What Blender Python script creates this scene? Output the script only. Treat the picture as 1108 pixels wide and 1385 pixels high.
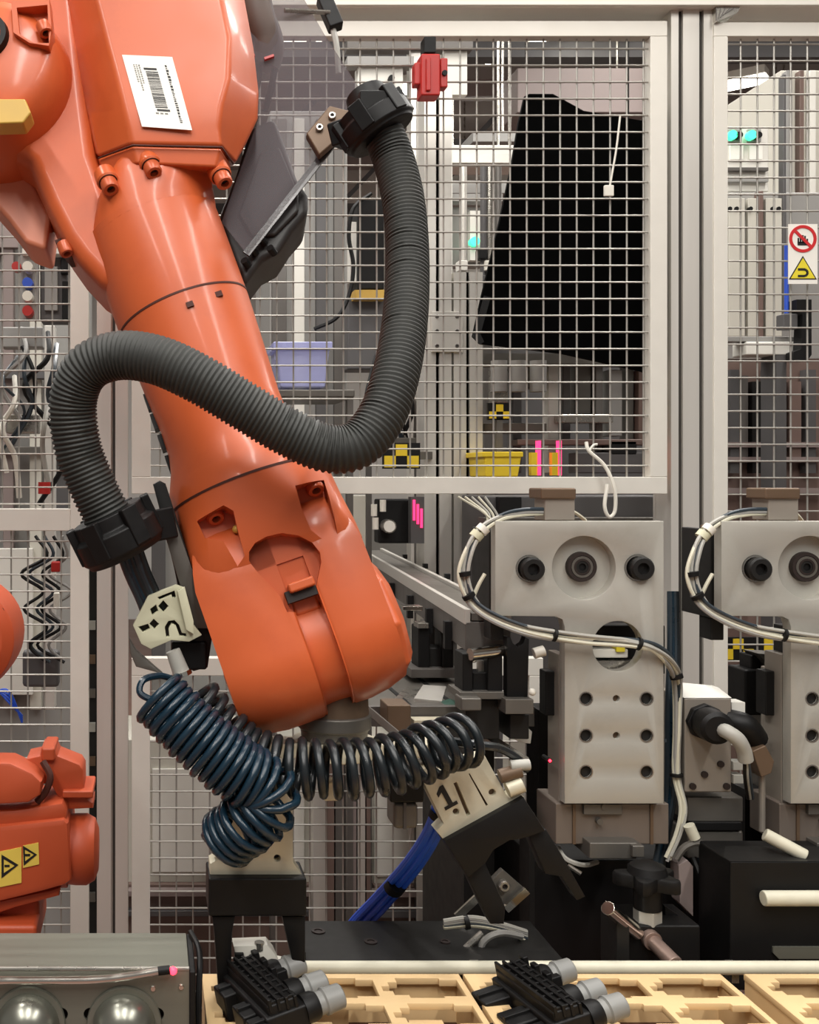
import bpy, bmesh, math, random
from mathutils import Vector, Matrix
random.seed(7)
for _o in list(bpy.data.objects):
    bpy.data.objects.remove(_o, do_unlink=True)
SC = bpy.context.scene
COL = SC.collection

# ------------------------------------------------------------------ camera
CH = 1.5                      # camera height
F = 1500.0                    # focal length in pixels of the 1108x1385 frame
PX, PY = 200.0, 650.0         # principal point (off-centre crop)
cd = bpy.data.cameras.new('camera')
cam = bpy.data.objects.new('camera', cd)
COL.objects.link(cam)
cam.location = (0, 0, CH)
cam.rotation_euler = (math.radians(90), 0, 0)
cd.sensor_fit = 'AUTO'
cd.sensor_width = 36.0
cd.lens = 36.0 * F / 1385.0
cd.shift_x = (554.0 - PX) / 1385.0
cd.shift_y = -(692.5 - PY) / 1385.0
cd.clip_start = 0.02
SC.camera = cam

# ------------------------------------------------------------------ light
SC.view_settings.view_transform = 'Standard'
SC.view_settings.look = 'None'
SC.view_settings.gamma = 1.0
SC.view_settings.use_curve_mapping = False
SC.view_settings.exposure = 0.1
wd = bpy.data.worlds.new('hall_ambience')
SC.world = wd
wd.use_nodes = True
bg = wd.node_tree.nodes['Background']
bg.inputs[0].default_value = (1.0, 0.97, 0.93, 1)
bg.inputs[1].default_value = 0.2


def area(x, y, z, sx, sy, power, col=(1, 0.97, 0.925)):
    l = bpy.data.lights.new('ceiling_tube_light', 'AREA')
    l.shape = 'RECTANGLE'
    l.size = sx
    l.size_y = sy
    l.energy = power
    l.color = col
    o = bpy.data.objects.new('ceiling_tube_light', l)
    COL.objects.link(o)
    o.location = (x, y, z)
    return o


# rows of ceiling tubes over the aisle and the cell (above the frame)
for lx in (-1.5, 0.1, 1.9):
    area(lx, -0.9, 4.1, 0.18, 3.2, 92)
    area(lx + 0.2, 2.3, 4.2, 0.18, 1.6, 46)
for lx in (-2.0, 0.8, 3.2, 5.6):
    area(lx, 4.9, 4.6, 0.2, 2.8, 100)

X = Vector((1, 0, 0))
Y = Vector((0, 1, 0))
Z = Vector((0, 0, 1))
CAM = Vector((0, 0, CH))


def ray(px, py):
    return Vector(((px - PX) / F, 1.0, -(py - PY) / F))


def P(px, py, d):
    """point that stands at depth d (metres from the camera) on the line of sight px, py"""
    return CAM + ray(px, py) * d


# ------------------------------------------------------------------ materials
def srgb(c):
    return tuple(((v / 255) / 12.92 if v / 255 <= 0.04045 else ((v / 255 + 0.055) / 1.055) ** 2.4) for v in c) + (1,)


MATS = {}


def mat(name, col, rough=0.5, metal=0.0, var=0.12, scale=30.0, bump=0.0, emit=None, alpha=1.0, coat=0.0, stretch=None, rvar=0.1, dirt=None, spec=0.5):
    m = bpy.data.materials.new(name)
    m.use_nodes = True
    nt = m.node_tree
    N, L = nt.nodes, nt.links
    b = N['Principled BSDF']
    b.inputs['Metallic'].default_value = metal
    b.inputs['Specular IOR Level'].default_value = spec
    c = srgb(col)
    tc = N.new('ShaderNodeTexCoord')
    mp = N.new('ShaderNodeMapping')
    if stretch:
        mp.inputs['Scale'].default_value = stretch
    L.new(tc.outputs['Object'], mp.inputs['Vector'])
    nz = N.new('ShaderNodeTexNoise')
    nz.inputs['Scale'].default_value = scale
    nz.inputs['Detail'].default_value = 4
    L.new(mp.outputs['Vector'], nz.inputs['Vector'])
    mx = N.new('ShaderNodeMix')
    mx.data_type = 'RGBA'
    mx.inputs[6].default_value = tuple(max(0, v * (1 - var)) for v in c[:3]) + (1,)
    mx.inputs[7].default_value = tuple(min(1, v * (1 + var)) for v in c[:3]) + (1,)
    L.new(nz.outputs['Fac'], mx.inputs[0])
    out = mx.outputs[2]
    if dirt:
        n2 = N.new('ShaderNodeTexNoise')
        n2.inputs['Scale'].default_value = 9
        n2.inputs['Detail'].default_value = 6
        n2.inputs['Roughness'].default_value = 0.65
        L.new(tc.outputs['Object'], n2.inputs['Vector'])
        rp = N.new('ShaderNodeValToRGB')
        rp.color_ramp.elements[0].position = 0.52
        rp.color_ramp.elements[1].position = 0.75
        rp.color_ramp.elements[1].color = (0.55, 0.55, 0.55, 1)
        L.new(n2.outputs['Fac'], rp.inputs[0])
        m2 = N.new('ShaderNodeMix')
        m2.data_type = 'RGBA'
        L.new(rp.outputs[0], m2.inputs[0])
        L.new(out, m2.inputs[6])
        m2.inputs[7].default_value = srgb(dirt)
        out = m2.outputs[2]
    L.new(out, b.inputs['Base Color'])
    mr = N.new('ShaderNodeMapRange')
    mr.inputs[3].default_value = max(0.02, rough - rvar)
    mr.inputs[4].default_value = min(1, rough + rvar)
    L.new(nz.outputs['Fac'], mr.inputs[0])
    L.new(mr.outputs[0], b.inputs['Roughness'])
    if bump:
        bp = N.new('ShaderNodeBump')
        bp.inputs['Strength'].default_value = bump
        bp.inputs['Distance'].default_value = 0.002
        L.new(nz.outputs['Fac'], bp.inputs['Height'])
        L.new(bp.outputs[0], b.inputs['Normal'])
    if coat:
        b.inputs['Coat Weight'].default_value = coat
        b.inputs['Coat Roughness'].default_value = 0.12
    if alpha < 1:
        b.inputs['Alpha'].default_value = alpha
    if emit:
        b.inputs['Emission Color'].default_value = srgb(emit[0])
        b.inputs['Emission Strength'].default_value = emit[1]
    MATS[name] = m
    return m


mat('orange', (200, 92, 46), 0.42, 0, 0.06, 14, 0.1, coat=0.15, dirt=(182, 80, 42))
mat('orange_lit', (222, 136, 104), 0.45, 0, 0.12, 10, 0.1)  # paler orange: light falling on the counter plate is put into the colour
mat('orange_far', (186, 78, 42), 0.5, 0, 0.1, 14, 0.1)
mat('seam', (70, 28, 14), 0.7)
mat('bolt_orange', (190, 88, 50), 0.35, 0.1)
mat('socket', (34, 22, 18), 0.6)
mat('alu', (214, 210, 202), 0.36, 0.45, 0.05, 40, stretch=(1, 1, 0.06))
mat('alu_dark', (104, 100, 96), 0.45, 0.4, 0.08, 30, stretch=(1, 1, 0.1))
mat('slot', (58, 54, 50), 0.7)
mat('frame', (222, 218, 208), 0.45, 0.15, 0.04, 30, 0.05)
mat('wire', (166, 163, 156), 0.4, 0.5, 0.1, 60)
mat('plate', (180, 177, 168), 0.42, 0.3, 0.08, 12, 0.05, dirt=(158, 153, 142))
mat('plate_side', (144, 136, 126), 0.45, 0.3, 0.12, 20)
mat('bronze', (104, 84, 66), 0.5, 0.3, 0.15, 24)
mat('steel', (168, 164, 156), 0.28, 0.85, 0.08, 40)
mat('chrome', (226, 222, 212), 0.14, 1.0, 0.03, 40)
mat('brushed', (122, 122, 111), 0.42, 0.55, 0.14, 60, stretch=(0.06, 1, 1))
mat('dull_steel', (104, 100, 94), 0.45, 0.5, 0.15, 30)
mat('black', (13, 12, 12), 0.55, 0, 0.2, 40, spec=0.3)
mat('black_satin', (15, 14, 14), 0.5, 0, 0.2, 60, 0.1, spec=0.3)
mat('black_metal', (32, 31, 30), 0.5, 0.2, 0.15, 40, spec=0.35)
mat('rubber', (46, 47, 44), 0.62, 0, 0.22, 25, 0.1, dirt=(70, 68, 62))
mat('coil_black', (26, 31, 34), 0.3, 0, 0.2, 40)
mat('coil_blue', (20, 42, 56), 0.28, 0, 0.25, 40)
mat('cable_blue', (40, 90, 214), 0.35, 0, 0.2, 30)
mat('cable_grey', (166, 164, 156), 0.45, 0, 0.1, 40)
mat('cable_cream', (206, 202, 182), 0.45, 0, 0.1, 40)
mat('cable_dark', (44, 54, 62), 0.4, 0, 0.2, 40)
mat('white_plastic', (222, 218, 206), 0.45, 0, 0.05, 30)
mat('grey_plastic', (132, 132, 129), 0.45, 0, 0.08, 30)
mat('cream_metal', (206, 199, 176), 0.42, 0.15, 0.08, 16, dirt=(168, 158, 134))
mat('cream_clip', (200, 198, 170), 0.5, 0, 0.08, 30)
mat('yellow', (232, 200, 42), 0.5, 0, 0.08, 20)
mat('yellow_dull', (196, 158, 70), 0.5, 0, 0.15, 20)
mat('red', (176, 34, 28), 0.4, 0, 0.1, 20)
mat('blue', (40, 80, 190), 0.4, 0, 0.1, 20)
mat('green', (22, 66, 52), 0.55, 0, 0.15, 30)
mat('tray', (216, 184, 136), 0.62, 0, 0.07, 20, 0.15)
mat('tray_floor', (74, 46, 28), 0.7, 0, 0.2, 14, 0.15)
mat('ram_metal', (118, 107, 98), 0.45, 0.3, 0.15, 20, stretch=(1, 1, 0.1))
mat('cover_grey', (54, 52, 51), 0.5, 0, 0.12, 20)
mat('bundle_brown', (82, 66, 58), 0.6, 0, 0.2, 30)
mat('dome_steel', (136, 136, 126), 0.3, 0.8, 0.12, 20)
mat('brown_rod', (150, 128, 118), 0.35, 0.5, 0.12, 30)
mat('smoke', (104, 96, 100), 0.4, 0, 0.06, 8, alpha=0.4, spec=0.1)
mat('smoke_edge', (60, 54, 52), 0.25, 0, 0.06, 8, alpha=0.9)
mat('lavender', (176, 180, 226), 0.25, 0, 0.1, 30, alpha=0.72)
mat('paper', (236, 233, 224), 0.6, 0, 0.02, 20)
mat('ink', (20, 18, 18), 0.6)
mat('grey_ink', (120, 118, 112), 0.6)
mat('sign_red', (196, 32, 36), 0.5)
mat('sign_yellow', (226, 208, 50), 0.5)
mat('label_yellow', (226, 196, 84), 0.5)
mat('floor', (112, 84, 74), 0.45, 0, 0.12, 3, 0.05, dirt=(88, 64, 56))
mat('wall', (205, 202, 196), 0.7, 0, 0.05, 2)
mat('ceiling', (176, 172, 168), 0.8, 0, 0.05, 2)
mat('cabinet', (196, 192, 180), 0.5, 0, 0.06, 6)
mat('cabinet_grey', (150, 148, 144), 0.5, 0.1, 0.08, 8)
mat('cabinet_dark', (86, 84, 84), 0.5, 0.1, 0.12, 10)
mat('cabinet_white', (224, 221, 212), 0.45, 0, 0.04, 6)
mat('brown_board', (112, 92, 84), 0.5, 0, 0.15, 10)
mat('mauve_board', (134, 120, 116), 0.55, 0, 0.12, 10)
mat('cloth_black', (4, 4, 4), 1.0, 0, 0.3, 60, spec=0.05)
mat('glass', (190, 206, 206), 0.08, 0, 0.03, 10, alpha=0.35)
mat('lamp', (255, 255, 255), 0.5, emit=((255, 250, 238), 9.0))
mat('led_red', (255, 60, 70), 0.4, emit=((255, 40, 60), 6.0))
mat('led_pink', (255, 70, 130), 0.4, emit=((255, 50, 110), 1.6))
mat('led_green', (60, 255, 170), 0.4, emit=((70, 240, 170), 1.6))

# ------------------------------------------------------------------ mesh tools


def circle(cx, cy, r, n=32, a0=0.0):
    return [(cx + r * math.cos(a0 + 2 * math.pi * i / n), cy + r * math.sin(a0 + 2 * math.pi * i / n)) for i in range(n)]


def rrect(x0, y0, x1, y1, r, n=5):
    pts = []
    for cx, cy, a in ((x1 - r, y1 - r, 0), (x0 + r, y1 - r, 90), (x0 + r, y0 + r, 180), (x1 - r, y0 + r, 270)):
        for i in range(n + 1):
            t = math.radians(a + 90 * i / n)
            pts.append((cx + r * math.cos(t), cy + r * math.sin(t)))
    return pts


def spline(pts, per=10):
    pts = [Vector(p) for p in pts]
    out = []
    n = len(pts)
    for i in range(n - 1):
        p0 = pts[i - 1] if i > 0 else pts[0] * 2 - pts[1]
        p1, p2 = pts[i], pts[i + 1]
        p3 = pts[i + 2] if i + 2 < n else pts[-1] * 2 - pts[-2]
        for k in range(per):
            t = k / per
            out.append(0.5 * ((2 * p1) + (p2 - p0) * t + (2 * p0 - 5 * p1 + 4 * p2 - p3) * t * t + (3 * p1 - p0 - 3 * p2 + p3) * t ** 3))
    out.append(pts[-1])
    return out


def resample(pts, step):
    ds = [0.0]
    for a, b in zip(pts, pts[1:]):
        ds.append(ds[-1] + (b - a).length)
    n = max(2, int(round(ds[-1] / step)))
    out = []
    j = 0
    for i in range(n + 1):
        s = ds[-1] * i / n
        while j < len(ds) - 2 and ds[j + 1] < s:
            j += 1
        t = (s - ds[j]) / max(1e-9, ds[j + 1] - ds[j])
        out.append(pts[j].lerp(pts[j + 1], t))
    return out


def frames(pts):
    n = len(pts)
    T = []
    for i in range(n):
        a = pts[max(0, i - 1)]
        b = pts[min(n - 1, i + 1)]
        d = (b - a)
        T.append(d.normalized() if d.length > 1e-9 else Vector((0, 0, 1)))
    ref = Vector((0, 1, 0)) if abs(T[0].y) < 0.9 else Vector((1, 0, 0))
    Nn = (ref - T[0] * ref.dot(T[0])).normalized()
    fr = []
    for i in range(n):
        Nn = (Nn - T[i] * Nn.dot(T[i])).normalized()
        fr.append((T[i], Nn, T[i].cross(Nn)))
    return fr


def perp(d):
    d = d.normalized()
    r = Vector((0, 1, 0)) if abs(d.y) < 0.9 else Vector((1, 0, 0))
    a = (r - d * r.dot(d)).normalized()
    return a, d.cross(a)


class MB:
    def __init__(self):
        self.v = []
        self.f = []

    def add(self, vs, fs):
        k = len(self.v)
        self.v += [Vector(p) for p in vs]
        self.f += [tuple(i + k for i in f) for f in fs]
        return self

    def box(self, a, b):
        x0, x1 = sorted((a[0], b[0]))
        y0, y1 = sorted((a[1], b[1]))
        z0, z1 = sorted((a[2], b[2]))
        return self.add([(x0, y0, z0), (x1, y0, z0), (x1, y1, z0), (x0, y1, z0), (x0, y0, z1), (x1, y0, z1), (x1, y1, z1), (x0, y1, z1)],
                        [(3, 2, 1, 0), (4, 5, 6, 7), (0, 1, 5, 4), (1, 2, 6, 5), (2, 3, 7, 6), (3, 0, 4, 7)])

    def obox(self, c, hx, hy, hz):
        c = Vector(c)
        vs = [c + hx * sx + hy * sy + hz * sz for sz in (-1, 1) for (sx, sy) in ((-1, -1), (1, -1), (1, 1), (-1, 1))]
        return self.add(vs, [(3, 2, 1, 0), (4, 5, 6, 7), (0, 1, 5, 4), (1, 2, 6, 5), (2, 3, 7, 6), (3, 0, 4, 7)])

    def bar(self, p0, p1, wdt, thk, up=None):
        p0 = Vector(p0)
        p1 = Vector(p1)
        d = p1 - p0
        if up is None:
            a, b = perp(d)
        else:
            b = up - d.normalized() * up.dot(d.normalized())
            b.normalize()
            a = d.normalized().cross(b)
        return self.obox((p0 + p1) / 2, a * (wdt / 2), b * (thk / 2), d / 2)

    def pxbox(self, x0, y0, x1, y1, d, depth):
        """box whose front stands at depth d and covers the given outline"""
        a = P(x0, y0, d)
        b = P(x1, y1, d)
        return self.box(a, (b.x, d + depth, b.z))

    def loft(self, rings, cap=True, closed=True):
        n = len(rings[0])
        vs = [p for r in rings for p in r]
        fs = []
        for i in range(len(rings) - 1):
            for j in range(n if closed else n - 1):
                k = (j + 1) % n
                fs.append((i * n + j, i * n + k, (i + 1) * n + k, (i + 1) * n + j))
        if cap:
            fs.append(tuple(range(n))[::-1])
            fs.append(tuple((len(rings) - 1) * n + j for j in range(n)))
        return self.add(vs, fs)

    def cyl(self, p0, p1, r0, r1=None, n=20, cap=True):
        p0 = Vector(p0)
        p1 = Vector(p1)
        r1 = r0 if r1 is None else r1
        a, b = perp(p1 - p0)
        return self.loft([[p + (a * math.cos(2 * math.pi * i / n) + b * math.sin(2 * math.pi * i / n)) * r for i in range(n)] for p, r in ((p0, r0), (p1, r1))], cap)

    def ycyl(self, px, py, d0, d1, r, n=20):
        c = P(px, py, d0)
        return self.cyl(c, c + Y * (d1 - d0), r, n=n)

    def lathe(self, prof, o, ax, n=32, cap=True):
        o = Vector(o)
        ax = ax.normalized()
        a, b = perp(ax)
        return self.loft([[o + ax * t + (a * math.cos(2 * math.pi * i / n) + b * math.sin(2 * math.pi * i / n)) * max(r, 1e-5) for i in range(n)] for t, r in prof], cap)

    def tube(self, path, r, n=8, cap=True):
        fr = frames(path)
        rings = []
        for i, p in enumerate(path):
            rr = r[i] if isinstance(r, (list, tuple)) else r
            _, a, b = fr[i]
            rings.append([p + (a * math.cos(2 * math.pi * k / n) + b * math.sin(2 * math.pi * k / n)) * rr for k in range(n)])
        return self.loft(rings, cap)

    def prism(self, pts, vec):
        pts = [Vector(p) for p in pts]
        vec = Vector(vec)
        return self.loft([pts, [p + vec for p in pts]])

    def ball(self, c, r, n=14, m=8, sx=1, sy=1, sz=1):
        rings = []
        for i in range(m + 1):
            t = math.pi * (i + 0.02) / (m + 0.04)
            rings.append([Vector(c) + Vector((sx * r * math.sin(t) * math.cos(2 * math.pi * k / n), sy * r * math.sin(t) * math.sin(2 * math.pi * k / n), sz * r * math.cos(t))) for k in range(n)])
        return self.loft(rings)

    def plate(self, outer, holes, thick, org, ex, ey, ez, bevel=0.0):
        """flat plate with openings: outline in ex, ey; thickness from org along ez"""
        cu = bpy.data.curves.new('outline', 'CURVE')
        cu.dimensions = '2D'
        cu.fill_mode = 'BOTH'
        cu.extrude = max(1e-5, thick / 2 - bevel)
        cu.bevel_depth = bevel
        cu.bevel_resolution = 1
        cu.offset = -bevel
        for pts in [outer] + list(holes):
            s = cu.splines.new('POLY')
            s.points.add(len(pts) - 1)
            for q, (a, b) in zip(s.points, pts):
                q.co = (a, b, 0, 1)
            s.use_cyclic_u = True
        o = bpy.data.objects.new('outline', cu)
        COL.objects.link(o)
        dg = bpy.context.evaluated_depsgraph_get()
        ev = o.evaluated_get(dg)
        me = ev.to_mesh()
        org = Vector(org)
        vs = [org + ex * q.co.x + ey * q.co.y + ez * (q.co.z + thick / 2) for q in me.vertices]
        fs = [tuple(p.vertices) for p in me.polygons]
        ev.to_mesh_clear()
        bpy.data.objects.remove(o, do_unlink=True)
        bpy.data.curves.remove(cu)
        return self.add(vs, fs)

    def pxplate(self, outer, holes, d, thick, bevel=0.0):
        cv = lambda pts: [((a - PX) * d / F, -(b - PY) * d / F) for a, b in pts]
        return self.plate(cv(outer), [cv(h) for h in holes], thick, (0, d, CH), X, Z, Y, bevel)

    def text(self, body, size, org, ex, ey, thick=0.0005):
        cu = bpy.data.curves.new('lettering', 'FONT')
        cu.body = body
        cu.size = size
        cu.align_x = 'CENTER'
        cu.align_y = 'CENTER'
        cu.offset = size * 0.02
        o = bpy.data.objects.new('lettering', cu)
        COL.objects.link(o)
        ev = o.evaluated_get(bpy.context.evaluated_depsgraph_get())
        me = ev.to_mesh()
        vs = [Vector(org) + ex * q.co.x + ey * q.co.y for q in me.vertices]
        fs = [tuple(p.vertices) for p in me.polygons]
        ev.to_mesh_clear()
        bpy.data.objects.remove(o, do_unlink=True)
        bpy.data.curves.remove(cu)
        return self.add(vs, fs)

    def mesh(self, name, org=Vector((0, 0, 0)), sharp=35):
        me = bpy.data.meshes.new(name)
        me.from_pydata([v - org for v in self.v], [], self.f)
        bm = bmesh.new()
        bm.from_mesh(me)
        bmesh.ops.remove_doubles(bm, verts=bm.verts, dist=1e-6)
        bmesh.ops.recalc_face_normals(bm, faces=bm.faces)
        for f in bm.faces:
            f.smooth = True
        lim = math.radians(sharp)
        for e in bm.edges:
            if len(e.link_faces) != 2 or e.calc_face_angle(0) > lim:
                e.smooth = False
        bm.to_mesh(me)
        bm.free()
        return me


def base_of(mb):
    xs = [v.x for v in mb.v]
    ys = [v.y for v in mb.v]
    zs = [v.z for v in mb.v]
    return Vector(((min(xs) + max(xs)) / 2, (min(ys) + max(ys)) / 2, min(zs)))


def root_of(o):
    while o.parent:
        o = o.parent
    return o


def finish(o, m, bevel):
    o.data.materials.append(MATS[m])
    if bevel:
        md = o.modifiers.new('edge', 'BEVEL')
        md.width = bevel
        md.segments = 2
        md.limit_method = 'ANGLE'
        md.angle_limit = math.radians(32)
        md.harden_normals = True


def part(name, mb, m, parent, bevel=0, sharp=35, label=None, kind=None):
    o = bpy.data.objects.new(name, mb.mesh(name, Vector(root_of(parent).location), sharp))
    COL.objects.link(o)
    o.parent = parent
    finish(o, m, bevel)
    if label:
        o['label'] = label
    if kind:
        o['kind'] = kind
    return o


def solo(name, mb, m, label=None, cat=None, group=None, kind=None, bevel=0, sharp=35):
    org = base_of(mb)
    o = bpy.data.objects.new(name, mb.mesh(name, org, sharp))
    o.location = org
    COL.objects.link(o)
    finish(o, m, bevel)
    tag(o, label, cat, group, kind)
    return o


def tag(o, label=None, cat=None, group=None, kind=None):
    if label:
        o['label'] = label
    if cat:
        o['category'] = cat
    if group:
        o['group'] = group
    if kind:
        o['kind'] = kind


def thing(name, label, cat, loc, group=None, kind=None):
    o = bpy.data.objects.new(name, None)
    o.empty_display_size = 0.05
    o.location = loc
    COL.objects.link(o)
    tag(o, label, cat, group, kind)
    return o


def copy_tree(o, parent=None):
    c = o.copy()
    COL.objects.link(c)
    c.parent = parent
    for ch in list(o.children):
        copy_tree(ch, c)
    return c


def cut(o, mb, m=None):
    """carve the volume of mb out of mesh object o (result is baked into the mesh)"""
    c = bpy.data.objects.new('carve', mb.mesh('carve', Vector(root_of(o).location)))
    if m:
        c.data.materials.append(MATS[m])
    COL.objects.link(c)
    c.location = root_of(o).location
    keep = [md for md in o.modifiers]
    for md in keep:
        md.show_viewport = False
    b = o.modifiers.new('carve', 'BOOLEAN')
    b.operation = 'DIFFERENCE'
    b.solver = 'EXACT'
    b.object = c
    bpy.context.view_layer.update()
    dg = bpy.context.evaluated_depsgraph_get()
    me = bpy.data.meshes.new_from_object(o.evaluated_get(dg))
    o.modifiers.remove(b)
    for md in keep:
        md.show_viewport = True
    bm = bmesh.new()
    bm.from_mesh(me)
    for f in bm.faces:
        f.smooth = True
    for e in bm.edges:
        e.smooth = not (len(e.link_faces) != 2 or e.calc_face_angle(0) > math.radians(35))
    bm.to_mesh(me)
    bm.free()
    old = o.data
    o.data = me
    bpy.data.objects.remove(c, do_unlink=True)


def bolt(parent, p, ax, r, h, m='bolt_orange', inner='socket', name='bolt'):
    """socket head bolt: head starts at p and sticks out along ax"""
    ax = ax.normalized()
    o = part(name, MB().lathe([(0, r), (h * 0.85, r), (h, r * 0.85), (h, r * 0.5), (h * 0.55, r * 0.5)], p, ax, 16), m, parent)
    part('hex_socket', MB().cyl(p + ax * h * 0.5, p + ax * h * 0.6, r * 0.52, n=6), inner, o)
    return o

# ================================================================== the setting
def struct(name, mb, m, **k):
    return solo(name, mb, m, kind='structure', **k)


struct('floor', MB().box((-9, -5, -0.1), (14, 14, 0)), 'floor')
struct('wall_back', MB().box((-9, 12.0, 0), (14, 12.2, 5.0)), 'wall')
struct('ceiling', MB().box((-9, -5, 5.0), (14, 14, 5.1)), 'ceiling')

FY = 2.5      # depth of the guard fence


def extrusion(mb, x0, x1, y0, y1, d, dep, slots):
    """slotted aluminium profile standing upright: faces left between slots"""
    a = P(x0, y0, d)
    b = P(x1, y1, d)
    g = 0.012
    xs = [a.x]
    for s in slots:
        c = P(s, 0, d).x
        xs += [c - 0.005, c + 0.005]
    xs.append(b.x)
    mb.box((a.x + 0.001, d + g, b.z), (b.x - 0.001, d + dep - g, a.z))
    for i in range(0, len(xs), 2):
        mb.box((xs[i], d, b.z), (xs[i + 1], d + g, a.z))
        mb.box((xs[i], d + dep - g, b.z), (xs[i + 1], d + dep, a.z))
    return mb


def fence_panel(label, x0, x1, y0, y1, bars, mesh_areas, d=FY):
    b = P((x0 + x1) / 2, y1, d)
    r = thing('wire_fence', label, 'fence', (b.x, d, b.z))
    for k, (nm, bx0, by0, bx1, by1) in enumerate(bars):
        part(nm, MB().pxbox(bx0, by0, bx1, by1, d, 0.03), 'frame', r, 0.0015)
    for (mx0, my0, mx1, my1, ox, oy) in mesh_areas:
        mb = MB()
        pit = 22.55
        y = oy
        while y < my1:
            if y > my0:
                mb.cyl(P(mx0 - 4, y, d + 0.012), P(mx1 + 4, y, d + 0.012), 0.0021, n=6)
            y += pit
        x = ox
        while x < mx1:
            if x > mx0:
                mb.cyl(P(x, my0 - 4, d + 0.0158), P(x, my1 + 4, d + 0.0158), 0.0021, n=6)
            x += pit
        part('wire_mesh', mb, 'wire', r, kind='stuff')
    return r


fence_panel('large welded wire fence panel behind the orange arm, pale frame', 178, 903, 28, 668,
            [('top_rail', 178, 28, 903, 49), ('bottom_rail', 178, 645, 903, 668), ('stile', 178, 49, 204, 645), ('stile', 880, 49, 903, 645)],
            [(204, 49, 880, 645, 194, 66)])
fence_panel('low wire fence panel under the conveyor opening, behind the coiled hoses', 178, 735, 890, 1480,
            [('top_rail', 178, 890, 735, 914), ('stile', 178, 914, 203, 1480), ('stile', 716, 914, 735, 1480)],
            [(203, 914, 716, 1480, 216, 935)])
fence_panel('wire fence panel at the left edge beside the small robot', -300, 120, -60, 1480,
            [('middle_rail', -300, 688, 95, 718), ('stile', 95, -60, 120, 1480)],
            [(-300, -60, 95, 688, -290, -40), (-300, 718, 95, 1480, -278, 732)])
rp = fence_panel('wire fence panel at the right edge carrying the warning sheet', 966, 1500, 30, 1480,
                 [('top_rail', 966, 30, 1500, 49), ('stile', 966, 49, 985, 1480)],
                 [(985, 49, 1500, 1480, 1002, 60)])

r = thing('aluminium_upright', 'slotted aluminium fence post between the left panels', 'post', (P(151, 0, FY).x, FY, 0))
part('profile', extrusion(MB(), 131, 173, -60, 1550, FY + 0.005, 0.07, [153]), 'alu', r)
part('slot_lining', MB().pxbox(152.5, -60, 155.5, 1550, FY + 0.012, 0.004), 'slot', r)
r = thing('aluminium_upright', 'thick slotted aluminium fence post right of the large panel', 'post', (P(938, 0, FY).x, FY, 0))
part('profile', extrusion(MB(), 908, 964.5, -60, 1550, FY + 0.005, 0.09, [921, 949]), 'alu', r)
mbs = MB().pxbox(919, -60, 924, 1550, FY + 0.014, 0.003).pxbox(946.5, -60, 951.5, 1550, FY + 0.014, 0.003)
part('slot_lining', mbs, 'slot', r)
g = part('gusset', MB().prism([P(968, 8, FY - 0.012), P(1002, 8, FY - 0.012), P(998, 17, FY - 0.012), P(970, 29, FY - 0.012)], (0, 0.05, 0)), 'steel', r)
for i in range(5):
    part('rib', MB().bar(P(969 + i * 6, 11, FY - 0.013), P(969 + i * 3, 28 - i * 2.4, FY - 0.013), 0.002, 0.002), 'alu_dark', g)
solo('header_beam', extrusion(MB(), -300, 1500, -20, 7, FY - 0.02, 0.1, []), 'frame', 'long pale horizontal beam above the fence panels', 'beam', bevel=0.002)

# parts fixed on the fence
r = thing('interlock_switch', 'red safety interlock switch above the large fence panel', 'switch', P(583, 130, FY - 0.05))
part('body', MB().pxbox(570, 72, 596, 129, FY - 0.05, 0.045), 'red', r, 0.004)
part('side_tab', MB().pxbox(561, 84, 570, 114, FY - 0.04, 0.03), 'red', r, 0.003)
part('side_tab', MB().pxbox(596, 78, 606, 118, FY - 0.04, 0.03), 'red', r, 0.003)
part('ridge', MB().pxbox(577, 78, 583, 122, FY - 0.056, 0.008), 'red', r, 0.002)
part('cap', MB().pxbox(574, 49, 590, 71, FY - 0.045, 0.035), 'black', r, 0.002)
part('screw', MB().ycyl(602, 98, FY - 0.045, FY - 0.035, 0.006, n=10), 'black', r)

SY = FY - 0.004
r = thing('warning_sheet', 'white sheet with no touching and magnet warning symbols on the mesh', 'sign', P(1086, 384, SY))
part('sheet', MB().pxbox(1067, 303, 1106, 384, SY, 0.003), 'paper', r)
mb = MB()
c = P(1086, 323, SY)
q = SY / F
mb.plate(circle(0, 0, 18.5 * q, 40), [circle(0, 0, 14.5 * q, 40)], 0.0012, (c.x, SY - 0.0013, c.z), X, Z, Y)
part('prohibition_ring', mb, 'sign_red', r)
part('slash', MB().bar((c.x - 11 * q, SY - 0.0008, c.z + 11 * q), (c.x + 11 * q, SY - 0.0008, c.z - 11 * q), 0.0012, 4 * q, up=Vector((1, 0, 1))), 'sign_red', r)
mb = MB()
for dx, h in ((-6, 7), (-3, 10), (0, 11), (3, 10), (6, 6)):
    mb.box((c.x + (dx - 1.1) * q, SY - 0.0005, c.z - 6 * q), (c.x + (dx + 1.1) * q, SY - 0.0001, c.z + (h - 6) * q))
mb.box((c.x - 7 * q, SY - 0.0005, c.z - 9 * q), (c.x + 7 * q, SY - 0.0001, c.z - 4 * q))
part('hand_symbol', mb, 'ink', r)
c = P(1086, 364, SY)
part('triangle_border', MB().prism([(c.x - 19 * q, SY - 0.0006, c.z - 14 * q), (c.x + 19 * q, SY - 0.0006, c.z - 14 * q), (c.x, SY - 0.0006, c.z + 18 * q)], (0, 0.0005, 0)), 'ink', r)
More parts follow.
